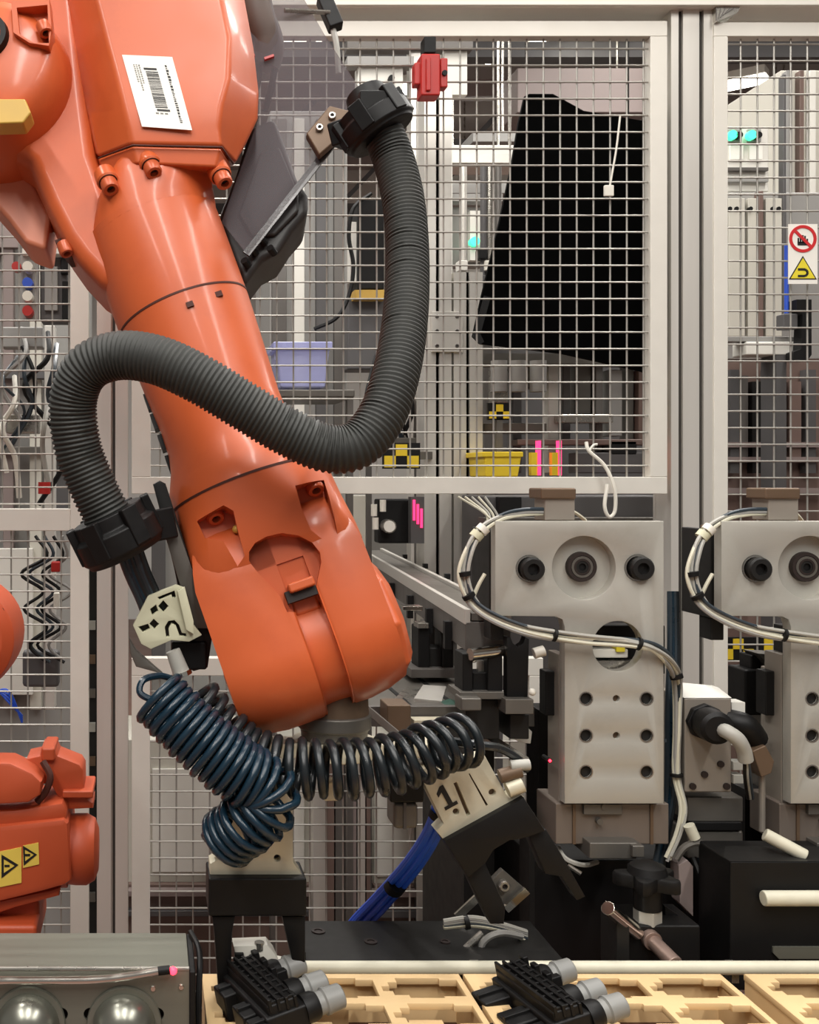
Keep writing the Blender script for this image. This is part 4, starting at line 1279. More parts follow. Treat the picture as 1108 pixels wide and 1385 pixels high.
part('cover_screw', MB().ycyl(1, 826, D2 + 0.012, D2 + 0.03, 0.006, n=10), 'socket', r2)
for pts, tri in (([(-10, 1154), (29, 1146), (29, 1194), (-10, 1202)], ([(2, 1156), (25, 1170), (2, 1188)], [(5, 1162), (20, 1171), (5, 1181)])),
                 ([(31, 1144), (52, 1140), (53, 1169), (31, 1174)], ([(31, 1144), (50, 1156), (32, 1171)], [(33.5, 1149), (46, 1156), (34, 1165)]))):
    lb = part('warning_label', MB().pxplate(pts, [], D2 - 0.002, 0.002), 'label_yellow', r2, label='yellow warning triangle label')
    part('triangle_outline', MB().pxplate(tri[0], [tri[1]], D2 - 0.0028, 0.0008), 'ink', lb)
    cx = sum(p[0] for p in tri[1]) / 3
    cy = sum(p[1] for p in tri[1]) / 3
    part('symbol', MB().pxbox(cx - 4, cy - 1.5, cx + 3, cy + 1.5, D2 - 0.0028, 0.0008), 'ink', lb)

# ================================================================== press stations (fixtures)
SD = 1.78          # depth of the station front plates


def station(label):
    r = thing('press_station', label, 'machine', P(830, 1160, SD + 0.05), 'press stations')
    body = [(670, 705), (898, 705), (898, 1087), (764, 1087), (764, 848), (761, 838), (752, 834), (670, 833)]
    holes = [circle(790, 768, 43, 48), circle(836, 874, 34, 40)]
    scr = [(x, y) for x in (793, 875) for y in (945, 995, 1044)]
    holes += [circle(x, y, 8.2, 20) for x, y in scr] + [circle(834, y, 4.6, 16) for y in (945, 995)]
    holes += [circle(716, 769, 18, 28), circle(863, 768, 18, 28)]
    part('front_plate', MB().pxplate(body, holes, SD, 0.024, 0.0012), 'plate', r)
    part('recess_floor', MB().ycyl(790, 768, SD + 0.0215, SD + 0.030, 0.054, n=40), 'plate', r)
    b = part('bearing', MB().lathe([(0, 0.010), (0, 0.013), (0.003, 0.014), (0.003, 0.0175), (0, 0.0185), (0, 0.0235), (0.006, 0.0245), (0.012, 0.0245)], P(788, 767, SD + 0.012), Y, 36, cap=False), 'socket', r)
    part('inner_race', MB().lathe([(0, 0.0135), (0.0, 0.0175), (0.004, 0.018)], P(788, 767, SD + 0.0125), Y, 32, cap=False), 'dull_steel', b)
    part('bearing_bolt', MB().lathe([(0, 0.006), (0, 0.0115), (0.008, 0.0125)], P(788, 767, SD + 0.013), Y, 24, cap=False), 'black_metal', b)
    part('hex_socket', MB().ycyl(788, 767, SD + 0.016, SD + 0.02, 0.0125, n=24), 'black', b)
    for x, y in ((716, 769), (863, 768)):
        part('counterbore', MB().lathe([(0, 0.0213), (0, 0.0185), (0.012, 0.0185)], P(x, y, SD - 0.0006), Y, 32, cap=False), 'steel', r)
        bo = part('bolt', MB().lathe([(0, 0.019), (-0.018, 0.019), (-0.021, 0.0165), (-0.021, 0.0095), (-0.012, 0.0095)], P(x, y, SD + 0.008), Y, 28), 'black_metal', r)
        part('hex_socket', MB().ycyl(x, y, SD - 0.003, SD - 0.006, 0.010, n=6), 'black', bo)
    for x, y in scr:
        part('chamfer_ring', MB().lathe([(0, 0.0113), (0, 0.0094), (0.004, 0.0094)], P(x, y, SD - 0.0005), Y, 20, cap=False), 'steel', r)
        part('screw', MB().lathe([(0, 0.0035), (0, 0.0085), (0.01, 0.009)], P(x, y, SD + 0.006), Y, 18), 'black_metal', r)
    for y in (945, 995):
        part('pin', MB().ycyl(834, y, SD + 0.008, SD + 0.02, 0.0055, n=14), 'bronze', r)
    # head behind the plate
    part('head_block', MB().pxbox(674, 712, 898, 828, SD + 0.0245, 0.07), 'bronze', r, 0.002)
    part('head_flank', MB().pxbox(662, 716, 672, 836, SD + 0.04, 0.10), 'black_metal', r, 0.002)
    part('flank_foot', MB().pxbox(664, 836, 682, 866, SD + 0.05, 0.04), 'black_metal', r, 0.002)
    part('slide_block', MB().pxbox(766, 912, 899, 1088, SD + 0.0245, 0.085), 'plate_side', r, 0.002)
    part('slide_cheek', MB().pxbox(766, 846, 900, 912, SD + 0.075, 0.03), 'black_metal', r, 0.002)
    part('side_rail', MB().pxbox(756, 885, 768, 1090, SD + 0.03, 0.05), 'plate_side', r, 0.0015)
    part('side_stop', MB().pxbox(738, 908, 756, 968, SD + 0.05, 0.03), 'black', r, 0.002)
    for y in (940, 985, 1030, 1070):
        part('side_screw', MB().cyl(P(757, y, SD + 0.05) - X * 0.006, P(757, y, SD + 0.05), 0.003, n=8), 'socket', r)
    part('ram', MB().pxbox(752, 1087, 905, 1142, SD + 0.02, 0.09), 'ram_metal', r, 0.002)
    part('ram_plate', MB().pxbox(790, 1088, 842, 1102, SD + 0.012, 0.01), 'dull_steel', r, 0.001)
    for x, y in ((812, 1112), (818, 1092)):
        part('ram_screw', MB().ycyl(x, y, SD + 0.01, SD + 0.022, 0.005, n=12), 'dull_steel', r)
    part('ram_groove', MB().pxbox(775, 1088, 779, 1142, SD + 0.017, 0.004), 'bronze', r)
    part('ram_groove', MB().pxbox(880, 1088, 884, 1142, SD + 0.017, 0.004), 'bronze', r)
    part('ram_foot', MB().pxbox(798, 1140, 862, 1162, SD - 0.01, 0.07), 'dull_steel', r, 0.002)
    part('foot_step', MB().pxbox(856, 1144, 872, 1160, SD - 0.02, 0.05), 'dull_steel', r, 0.002)
    # sensor box on top
    s = part('sensor_box', MB().pxbox(737, 668, 778, 704, SD + 0.02, 0.05), 'plate_side', r, 0.002)
    part('sensor_cap', MB().pxbox(732, 660, 780, 675, SD + 0.015, 0.06), 'bronze', s, 0.003)
    # loom of cables
    lo = part('cable_loom', MB().pxbox(896, 1000, 902, 1004, SD + 0.03, 0.004), 'cable_dark', r)
    base = [(742, 690, 0.03), (705, 693, 0.02), (676, 702, 0.01), (650, 720, 0.0), (634, 748, -0.01), (628, 782, -0.015), (640, 815, -0.02), (672, 838, -0.025), (720, 854, -0.025), (790, 864, -0.022), (850, 868, -0.02), (886, 878, -0.015), (908, 898, 0.0), (916, 925, 0.03), (916, 985, 0.035), (915, 1048, 0.035), (924, 1090, 0.03), (918, 1125, 0.03), (904, 1160, 0.03)]
    for k in range(6):
        a = 2 * math.pi * k / 6
        ox, oy = 4.8 * math.cos(a), 4.8 * math.sin(a)
        j = 0.7 * math.sin(k * 2.1)
        pts = []
        for i, (x, y, w) in enumerate(base):
            f = 1.0 if 3 < i < 14 else 0.7
            sw = 3.0 * math.sin(i * 1.3 + k * 1.7)
            pts.append(P(x + ox * f + sw * (5 <= i <= 8), y + oy * f + sw * 0.7, SD + w + 0.002 * math.sin(a * 2 + i)))
        if k > 3:
            pts = pts[:-5] + [P(914, 1000 + 30 * (k - 4), SD + 0.05)]
        part('cable', MB().tube(spline(pts, 6), 0.0031, 7), ['cable_grey', 'cable_cream', 'cabinet_grey', 'cable_cream', 'cable_grey', 'cable_dark'][k], lo)
    for x, y, w, dx, dy, m in ((645, 724, 0, 6, -7, 'cream_clip'), (653, 716, 0, 6, -6, 'white_plastic'), (628, 776, -0.015, 1, 6, 'black'), (634, 806, -0.02, 3, 5, 'black'), (750, 859, -0.024, 4, 1, 'black'), (864, 871, -0.018, 4, 1.5, 'black'), (915, 915, 0.02, 1.5, 5, 'black'), (915, 1048, 0.035, 0, 4, 'black')):
        part('tie', MB().cyl(P(x - dx / 2, y - dy / 2, SD + w), P(x + dx / 2, y + dy / 2, SD + w), 0.0105, n=14), m, lo)
    part('stub_cable', MB().tube(spline([P(640, 808, SD - 0.01), P(648, 790, SD - 0.012), P(656, 776, SD - 0.012)], 4), 0.003, 6), 'cable_cream', lo)
    part('stub_cable', MB().tube(spline([P(772, 690, SD + 0.05), P(782, 696, SD + 0.06), P(792, 704, SD + 0.08)], 4), 0.003, 6), 'cable_cream', lo)
    for k in range(4):
        part('dark_hose', MB().tube(spline([P(906 + 3 * k, 800, SD + 0.10), P(906 + 3.6 * k, 880, SD + 0.08), P(903 + 4 * k, 960, SD + 0.06), P(902 + 4 * k, 1060, SD + 0.06), P(896 + 3.6 * k, 1110, SD + 0.055), P(886 + 3.4 * k, 1172, SD + 0.05)], 5), 0.0045, 7), ['cable_dark', 'coil_blue', 'cable_dark', 'coil_black'][k], lo)
    return r


s1 = station('grey press station with cable loom under the large fence panel')
# window insert seen through the round opening
r = thing('part_nest', 'pale connector nest seen through the round plate opening', 'nest', P(836, 900, SD + 0.06))
part('carrier', MB().pxbox(800, 878, 850, 890, SD + 0.035, 0.03), 'white_plastic', r, 0.002)
part('clip', MB().pxbox(834, 872, 846, 882, SD + 0.03, 0.02), 'sign_yellow', r, 0.001)
part('backing', MB().pxbox(800, 894, 872, 908, SD + 0.03, 0.02), 'steel', r)
s2 = copy_tree(s1)
s2.location.x += 306 * SD / F
s2['label'] = 'grey press station cut off by the right image edge'

# valve head with cable gland between the stations
VD = 1.82
r = thing('cable_gland_box', 'brownish junction box with a black gland and grey cable', 'box', P(968, 1075, VD))
part('box', MB().pxbox(926, 944, 990, 1072, VD, 0.09), 'plate_side', r, 0.003)
part('lid', MB().prism([P(926, 944, VD), P(990, 944, VD), P(972, 930, VD + 0.06), P(928, 926, VD + 0.06)], (0, 0.02, 0)), 'cabinet_white', r)
part('side_tab', MB().pxbox(990, 950, 1008, 968, VD + 0.01, 0.03), 'cabinet_white', r)
gx = (P(975, 985, VD - 0.05) - P(958, 975, VD)).normalized()
g = part('gland_nut', MB().lathe([(0, 0.030), (0.014, 0.030)], P(952, 975, VD), gx, 8), 'black', r, 0.002)
part('gland_body', MB().lathe([(0.0, 0.025), (0.02, 0.027), (0.045, 0.026), (0.05, 0.02)], P(955, 976, VD - 0.008), gx, 24), 'black_satin', g)
part('grey_cable', MB().tube(spline([P(974, 986, VD - 0.045), P(984, 990, VD - 0.065), P(998, 1000, VD - 0.07), P(1006, 1014, VD - 0.065), P(1009, 1028, VD - 0.06)], 6), [0.0115] * 25, 12), 'cable_grey', r)
for k in range(3):
    part('core_wire', MB().tube(spline([P(1008 + 2 * k, 1024, VD - 0.06), P(1008 + 3 * k, 1050, VD - 0.05), P(1012 + 3 * k, 1080, VD - 0.02)], 5), 0.003, 6), ['black', 'cable_grey', 'cable_dark'][k], r)
part('elbow', MB().tube(spline([P(985, 975, VD + 0.01), P(1008, 982, VD - 0.005), P(1022, 1000, VD + 0.01)], 6), 0.02, 14), 'black_satin', r)
for y in (1030, 1048):
    part('terminal', MB().pxbox(992, y, 1006, y + 12, VD - 0.004, 0.02), 'cable_grey', r, 0.001)
for x, y in ((938, 1064), (984, 1064), (954, 1048), (976, 1034)):
    part('screw', MB().ycyl(x, y, VD - 0.004, VD + 0.004, 0.0055, n=10), 'socket', r)
part('lower_block', MB().pxbox(930, 1078, 1006, 1112, VD + 0.02, 0.08), 'dull_steel', r, 0.003)
part('lower_strap', MB().pxbox(936, 1112, 1004, 1124, VD + 0.015, 0.08), 'black', r, 0.002)
part('foot', MB().pxbox(930, 1124, 1006, 1162, VD + 0.02, 0.08), 'dull_steel', r, 0.004)
r = thing('locating_block', 'small tan block on a thin rod beside the grey cable', 'block', P(1033, 1160, 1.82))
part('block', MB().prism([P(1018, 1016, 1.80), P(1036, 1008, 1.80), P(1048, 1030, 1.80), P(1044, 1046, 1.80), P(1030, 1052, 1.80)], (0, 0.03, 0)), 'bronze', r, 0.002)
part('rod', MB().cyl(P(1031, 1040, 1.82), P(1031, 1124, 1.82), 0.005, n=10), 'plate_side', r)
r = thing('guide_column', 'dark guide column with a small black motor between the stations', 'column', P(1040, 1160, 1.9))
part('column', MB().pxbox(1044, 892, 1062, 1160, 1.90, 0.08), 'dull_steel', r, 0.003)
part('dark_web', MB().pxbox(1008, 1068, 1046, 1160, 1.92, 0.05), 'black', r)
part('motor', MB().pxbox(1008, 906, 1044, 968, 1.92, 0.06), 'black', r, 0.004)
part('motor_neck', MB().pxbox(1016, 886, 1030, 906, 1.93, 0.04), 'black', r, 0.003)
part('cap_plate', MB().prism([P(1026, 884, 1.91), P(1060, 886, 1.91), P(1062, 900, 1.91), P(1040, 900, 1.91)], (0, 0.05, 0)), 'dull_steel', r)

# ------------------------------------------------------------------ conveyor passing through the fence
ZC = CH - 0.22
r = thing('conveyor', 'narrow metal conveyor running back through the fence opening', 'conveyor', (0.62, 2.3, ZC - 0.07))
dv = Vector((0.085, 1, 0)).normalized()
sd = Vector((1, -0.085, 0)).normalized()


def cvp(s, off, z):
    return Vector((0.605 + 0.085 * (s - 2.2), s, z)) + sd * off


part('beam', MB().bar(cvp(1.885, 0, ZC - 0.045), cvp(3.6, 0, ZC - 0.045), 0.076, 0.05, up=Z), 'alu_dark', r, 0.002)
for o in (-0.034, 0.034):
    part('side_rail', MB().bar(cvp(1.885, o, ZC - 0.012), cvp(3.6, o, ZC - 0.012), 0.010, 0.026, up=Z), 'alu', r, 0.001)
part('belt', MB().bar(cvp(1.885, 0, ZC - 0.012), cvp(3.6, 0, ZC - 0.012), 0.054, 0.012, up=Z), 'dull_steel', r)
for s in (2.0, 2.2, 2.45, 2.75, 3.1):
    part('bracket', MB().bar(cvp(s, -0.045, ZC - 0.06), cvp(s + 0.02, -0.045, ZC - 0.06), 0.012, 0.05, up=Z), 'black', r)
    part('sensor', MB().bar(cvp(s + 0.05, 0.045, ZC + 0.004), cvp(s + 0.065, 0.045, ZC + 0.004), 0.012, 0.012, up=Z), 'black', r)
part('support', MB().box((0.57, 2.26, 1.105), (0.63, 2.32, ZC - 0.07)), 'alu_dark', r)

# work bed carrying the small fixtures behind the robot
r = thing('work_bed', 'grey steel work bed plate carrying small fixtures behind the wrist', 'table', P(660, 1000, 2.0))
part('bed_plate', MB().box((0.36, 1.93, 1.085), (0.668, 2.36, 1.105)), 'dull_steel', r, 0.002)
part('front_strip', MB().box((0.36, 1.915, 1.075), (0.668, 1.93, 1.11)), 'alu_dark', r, 0.001)
for x in (0.46, 0.54, 0.62):
    part('t_slot', MB().box((x - 0.004, 1.94, 1.1045), (x + 0.004, 2.35, 1.1065)), 'black', r)
part('support', MB().box((0.57, 2.0, 0.0), (0.625, 2.3, 1.085)), 'black_metal', r)
BZ = 1.105


def bedpos(px, d):
    return P(px, PY + (CH - BZ) * F / d, d)


r = thing('clamping_fixture', 'black clamping fixture with a chrome spindle on the work bed', 'fixture', P(652, 1004, 1.81))
part('base', MB().pxbox(622, 936, 682, 946, 1.810, 0.07), 'dull_steel', r, 0.001)
part('riser', MB().pxbox(630, 946, 676, 1000, 1.83, 0.05), 'black_metal', r, 0.002)
part('arm', MB().pxbox(634, 985, 672, 1000, 1.84, 0.072), 'black_metal', r, 0.002)
part('body', MB().pxbox(626, 884, 640, 938, 1.820, 0.05), 'black', r, 0.002)
part('body', MB().pxbox(660, 884, 680, 938, 1.820, 0.05), 'black', r, 0.002)
part('web', MB().pxbox(640, 910, 662, 938, 1.830, 0.04), 'black', r, 0.001)
part('window_plate', MB().pxbox(647, 894, 660, 916, 1.840, 0.01), 'steel', r)
part('spindle', MB().cyl(P(636, 885, 1.810), P(682, 879, 1.830), 0.010, n=16), 'chrome', r)
for x in (622, 630, 638):
    part('spindle_nut', MB().cyl(P(x, 887, 1.975), P(x + 5, 886, 1.978), 0.013, n=8), 'chrome', r)
part('lower_hex', MB().pxbox(624, 944, 652, 962, 1.790, 0.04), 'dull_steel', r, 0.003)
r = thing('notched_plate', 'upright black plate with a rounded notch on the work bed', 'plate', P(702, 1004, 1.81))
part('plate', MB().pxplate([(686, 862), (691, 862), (694, 870), (701, 875), (708, 870), (711, 862), (716, 864), (714, 946), (686, 950)], [], 1.810, 0.02, 0.001), 'black', r)
part('foot', MB().pxbox(684, 946, 722, 966, 1.790, 0.05), 'dull_steel', r, 0.001)
part('riser', MB().pxbox(690, 966, 716, 1000, 1.82, 0.12), 'black_metal', r, 0.002)
part('side_fitting', MB().cyl(P(722, 884, 1.810), P(736, 880, 1.810), 0.009, n=12), 'white_plastic', r)
part('side_fitting', MB().ball(P(720, 936, 1.800), 0.006), 'white_plastic', r)
r = thing('clamping_fixture', 'black forked fixture beside the orange wrist end cap', 'fixture', bedpos(590, 2.25))
part('base', MB().pxbox(556, 905, 622, 917, 2.16, 0.1), 'alu_dark', r, 0.001)
part('body', MB().pxbox(566, 848, 582, 906, 2.18, 0.06), 'black', r, 0.003)
part('body', MB().pxbox(598, 848, 614, 906, 2.18, 0.06), 'black', r, 0.003)
part('web', MB().pxbox(580, 876, 600, 906, 2.19, 0.05), 'black_metal', r, 0.003)
part('cap', MB().pxbox(566, 843, 580, 850, 2.17, 0.04), 'steel', r, 0.001)
part('cap', MB().pxbox(600, 843, 612, 850, 2.17, 0.04), 'chrome', r, 0.001)
part('tie_bar', MB().pxbox(545, 820, 572, 826, 2.2, 0.03), 'chrome', r, 0.001)
r = thing('green_block', 'dark green molded part holder on the work bed', 'holder', bedpos(630, 1.94))
part('holder', MB().pxplate([(600, 958), (618, 952), (640, 960), (664, 968), (668, 984), (640, 986), (612, 974)], [], 1.935, 0.05, 0.003), 'green', r)
part('edge', MB().pxplate([(604, 962), (620, 956), (642, 964), (640, 968), (620, 962), (606, 968)], [], 1.93, 0.006), 'green', r)
r = thing('connector_block', 'white plug connector strip on the work bed front', 'connector', P(702, 1000, 1.9))
part('shell', MB().prism([P(682, 974, 1.88), P(700, 970, 1.88), P(720, 990, 1.88), P(718, 1006, 1.88), P(702, 1004, 1.88), P(684, 988, 1.88)], (0, 0.03, 0)), 'white_plastic', r, 0.001)
for k in range(4):
    part('socket', MB().obox(P(689 + 7 * k, 978 + 5.5 * k, 1.879), X * 0.0025, Z * 0.003, Y * 0.002), 'socket', r)
r = thing('slide_rail', 'pale steel slide plates left of the clamping fixture', 'rail', P(570, 960, 1.92))
part('rail', MB().prism([P(522, 956, 1.92), P(548, 930, 2.1), P(586, 930, 2.1), P(566, 962, 1.92)], (0, 0, -0.012)), 'steel', r, 0.001)
part('rail', MB().prism([P(560, 944, 1.98), P(572, 926, 2.12), P(604, 928, 2.12), P(598, 948, 1.98)], (0, 0, -0.02)), 'alu', r, 0.001)
part('block', MB().pxbox(524, 954, 556, 990, 1.852, 0.06), 'bronze', r, 0.002)
part('bar', MB().bar(P(500, 962, 1.80), P(545, 1000, 1.75), 0.02, 0.012), 'dull_steel', r, 0.001)
part('strip', MB().pxbox(560, 974, 620, 984, 1.88, 0.03), 'cream_metal', r, 0.001)
part('strip', MB().bar(P(640, 985, 1.88), P(710, 1030, 1.82), 0.03, 0.008, up=Z), 'steel', r, 0.001)
r = thing('cable_run', 'loose grey cables lying below the tilted gripper', 'cables', P(640, 1252, 1.72))
for k in range(5):
    part('cable', MB().tube(spline([P(600, 1246 + 2 * k, 1.70), P(640, 1241 + 2.6 * k, 1.70), P(680, 1250 + 2 * k, 1.71), P(712, 1260 + 3 * k, 1.73)], 6), 0.0036, 6), ['cable_grey', 'cabinet_grey', 'cable_grey', 'cable_dark', 'cable_cream'][k], r)
part('loop', MB().tube(spline([P(648, 1298, 1.70), P(654, 1274, 1.70), P(676, 1262, 1.70), P(706, 1266, 1.72)], 6), 0.005, 6), 'cabinet_grey', r)
part('tie', MB().cyl(P(628, 1248, 1.70), P(634, 1247, 1.70), 0.011, n=12), 'black', r)
part('rod', MB().cyl(P(626, 1286, 1.70), P(652, 1262, 1.71), 0.005, n=10), 'steel', r)
r = thing('angle_bracket', 'grey angled bracket with a bolt behind the gripper finger', 'bracket', P(690, 1240, 1.80))
part('plate', MB().prism([P(666, 1190, 1.80), P(680, 1176, 1.80), P(712, 1204, 1.80), P(684, 1230, 1.80)], (0, 0.012, 0)), 'dull_steel', r, 0.001)
part('edge', MB().bar(P(684, 1230, 1.79), P(713, 1204, 1.79), 0.006, 0.012), 'chrome', r)
part('edge', MB().bar(P(618, 1240, 1.79), P(648, 1212, 1.79), 0.005, 0.012), 'chrome', r)
bolt(r, P(680, 1196, 1.80), -Y, 0.009, 0.012, 'steel')

# ------------------------------------------------------------------ black machine bed and foreground fixtures
r = thing('machine_block', 'tall matte black machine block below the press stations', 'machine', P(850, 1310, 1.9))
part('block', MB().pxbox(722, 1163, 985, 1420, 1.86, 0.3), 'black', r, 0.003)
part('upright', MB().pxbox(716, 1100, 724, 1420, 1.86, 0.05), 'black_metal', r, 0.001)
part('upright', MB().pxbox(728, 960, 750, 1163, 1.94, 0.06), 'black', r, 0.001)
part('cable', MB().tube(spline([P(755, 1146, 1.83), P(766, 1162, 1.80), P(790, 1170, 1.80), P(808, 1166, 1.82)], 6), 0.004, 6), 'cable_grey', r)
part('pin', MB().cyl(P(768, 1170, 1.80), P(786, 1182, 1.79), 0.004, n=8), 'chrome', r)
r = thing('signal_lamp', 'tiny red signal lamp beside the press slide', 'lamp', P(744, 1030, 1.80))
part('lens', MB().ball(P(744, 1029, 1.80), 0.0025), 'led_red', r)
part('holder', MB().ycyl(744, 1029, 1.802, 1.83, 0.004, n=10), 'black', r)

r = thing('star_knob_clamp', 'black star knob clamp with hex stem and steel rods', 'clamp', P(880, 1310, 1.72))
kp = P(876, 1180, 1.72)
star = []
for i in range(40):
    t = 2 * math.pi * i / 40
    q = 0.040 + 0.011 * math.cos(5 * t)
    star.append((q * math.cos(t + 0.4), q * math.sin(t + 0.4)))
part('star_knob', MB().plate(star, [], 0.022, kp, X, Y, -Z, 0.004), 'black_satin', r)
part('knob_crown', MB().lathe([(0, 0.03), (0.012, 0.026), (0.018, 0.012)], kp - Z * 0.001, Z, 24), 'black_satin', r)
part('stem', MB().cyl(kp - Z * 0.02, kp - Z * 0.056, 0.021, n=20), 'black_satin', r, 0.001)
part('hex_nut', MB().cyl(kp - Z * 0.056, kp - Z * 0.078, 0.021, n=6), 'plate', r, 0.001)
part('body', MB().pxbox(846, 1252, 948, 1320, 1.70, 0.09), 'black', r, 0.003)
part('side_plate', MB().pxbox(834, 1244, 852, 1320, 1.67, 0.06), 'black_metal', r, 0.002)
part('rod', MB().cyl(P(822, 1228, 1.655), P(862, 1262, 1.70), 0.0105, n=18), 'chrome', r, 0.001)
part('rod', MB().cyl(P(880, 1270, 1.70), P(914, 1304, 1.642), 0.0115, n=18), 'brown_rod', r, 0.001)
part('rod_collar', MB().cyl(P(878, 1268, 1.703), P(884, 1274, 1.69), 0.0145, n=18), 'brown_rod', r, 0.001)
part('slanted_web', MB().prism([P(900, 1226, 1.74), P(938, 1252, 1.74), P(900, 1252, 1.74)], (0, 0.02, 0)), 'black', r)
r = thing('hose_fan', 'fan of black cables and a pale post beside the star knob', 'cables', P(955, 1310, 1.8))
part('post', MB().prism([P(918, 1170, 1.80), P(930, 1163, 1.80), P(938, 1172, 1.80), P(938, 1240, 1.80), (P(920, 1222, 1.80))], (0, 0.03, 0)), 'mauve_board', r, 0.001)
for k in range(5):
    part('cable', MB().tube(spline([P(938 + 9 * k, 1160, 1.82), P(950 + 9 * k, 1190, 1.80), P(962 + 6 * k, 1225, 1.79), P(966 + 4 * k, 1262, 1.80), P(962 + 5 * k, 1300, 1.82)], 6), 0.0055, 8), ['black', 'cable_dark', 'black', 'dull_steel', 'black'][k], r)
part('arch', MB().tube(spline([P(914, 1162, 1.80), P(926, 1146, 1.80), P(944, 1140, 1.80), P(962, 1148, 1.80), P(968, 1162, 1.81)], 6), 0.006, 8), 'dull_steel', r)
part('fitting', MB().cyl(P(932, 1116, 1.80), P(940, 1134, 1.80), 0.009, n=12), 'cable_cream', r)

BD = 1.70
r = thing('black_slide_box', 'black slide box with a pale rod and slot at the right edge', 'machine', P(1060, 1320, BD))
bx = part('housing', MB().pxbox(988, 1165, 1250, 1340, BD, 0.10), 'black', r, 0.003)
part('lid', MB().prism([P(988, 1165, BD), P(1250, 1165, BD), P(1250, 1150, BD + 0.05), P(990, 1150, BD + 0.05)], (0, 0.02, 0)), 'black_metal', r)
part('rod', MB().cyl(P(1032, 1215, BD - 0.013), P(1250, 1215, BD - 0.013), 0.0115, n=20), 'cable_cream', r, 0.002)
part('slot_plate', MB().pxplate([(1046, 1281), (1250, 1281), (1250, 1297), (1054, 1297), (1046, 1289)], [], BD - 0.004, 0.005), 'brushed', r)
part('pin', MB().cyl(P(1034, 1128, BD + 0.04), P(1090, 1158, BD + 0.02), 0.010, n=16), 'cable_cream', r, 0.002)

# ================================================================== tray line in the foreground
TZ = CH - 0.7125               # tray top
r = thing('tray_conveyor', 'conveyor bed carrying the moulded trays', 'conveyor', (0.7, 1.4, 0))
part('bed', MB().box((0.082, 1.05, TZ - 0.12), (2.2, 1.61, TZ - 0.075)), 'dull_steel', r)
for x in (0.12, 0.6, 1.6):
    for y in (1.1, 1.55):
        part('leg', MB().box((x, y - 0.02, 0), (x + 0.05, y + 0.03, TZ - 0.12)), 'alu_dark', r)
rl = thing('guide_rail', 'long cream round guide rail behind the trays', 'rail', (0.8, 1.628, TZ - 0.012))
part('rail', MB().cyl(P(398, 1309, 1.628), P(1400, 1309, 1.628), 0.0098, n=18), 'cable_cream', rl)
part('bracket', MB().pxbox(640, 1306, 652, 1330, 1.632, 0.02), 'steel', rl)
part('bracket', MB().pxbox(990, 1306, 1000, 1330, 1.632, 0.02), 'steel', rl)


def pocket(x0, y0, w, h):
    u = [(0, .42), (.10, .42), (.10, .22), (.22, .22), (.22, .0), (.78, .0), (.78, .10), (1, .10), (1, .92), (.72, .92), (.72, 1), (.30, 1), (.30, .86), (.12, .86), (.12, .66), (0, .66)]
    return [(x0 + a * w, y0 - b * h) for a, b in u]


def tray(label, x0):
    w, dep = 0.372, 0.56
    yb = 1.603
    r = thing('moulded_tray', label, 'tray', (x0 + w / 2, yb - dep / 2, TZ - 0.075), 'moulded trays')
    out = [(x0, yb), (x0 + w, yb), (x0 + w, yb - dep), (x0, yb - dep)]
    holes = []
    for i in range(3):
        for j in range(7):
            holes.append(pocket(x0 + 0.012 + i * 0.120, yb - 0.014 - j * 0.077, 0.111, 0.060))
    part('top_face', MB().plate(out, holes, 0.010, (0, 0, TZ), X, Y, -Z, 0.0015), 'tray', r)
    part('skirt', MB().plate([(x0 + 0.001, yb - 0.001), (x0 + w - 0.001, yb - 0.001), (x0 + w - 0.001, yb - dep + 0.001), (x0 + 0.001, yb - dep + 0.001)], [[(x0 + 0.005, yb - 0.005), (x0 + w - 0.005, yb - 0.005), (x0 + w - 0.005, yb - dep + 0.005), (x0 + 0.005, yb - dep + 0.005)]], 0.058, (0, 0, TZ - 0.0102), X, Y, -Z), 'tray', r)
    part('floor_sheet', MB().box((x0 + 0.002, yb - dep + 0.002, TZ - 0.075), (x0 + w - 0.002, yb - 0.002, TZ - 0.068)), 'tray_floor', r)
    for i in range(3):
        for j in range(7):
            if (i + j) % 2:
                hx, hy = x0 + 0.012 + i * 0.120, yb - 0.014 - j * 0.077
                part('pocket_ledge', MB().box((hx + 0.024, hy - 0.045, TZ - 0.068), (hx + 0.07, hy - 0.006, TZ - 0.02)), 'tray', r)
    return r


X_B = 427 * 1.6 / F
tray('beige moulded tray at the left beside the steel box', X_B - 0.378)
tray('beige moulded tray in the middle under the tilted gripper', X_B)
tray('beige moulded tray at the right image edge', X_B + 0.378 + 0.028)


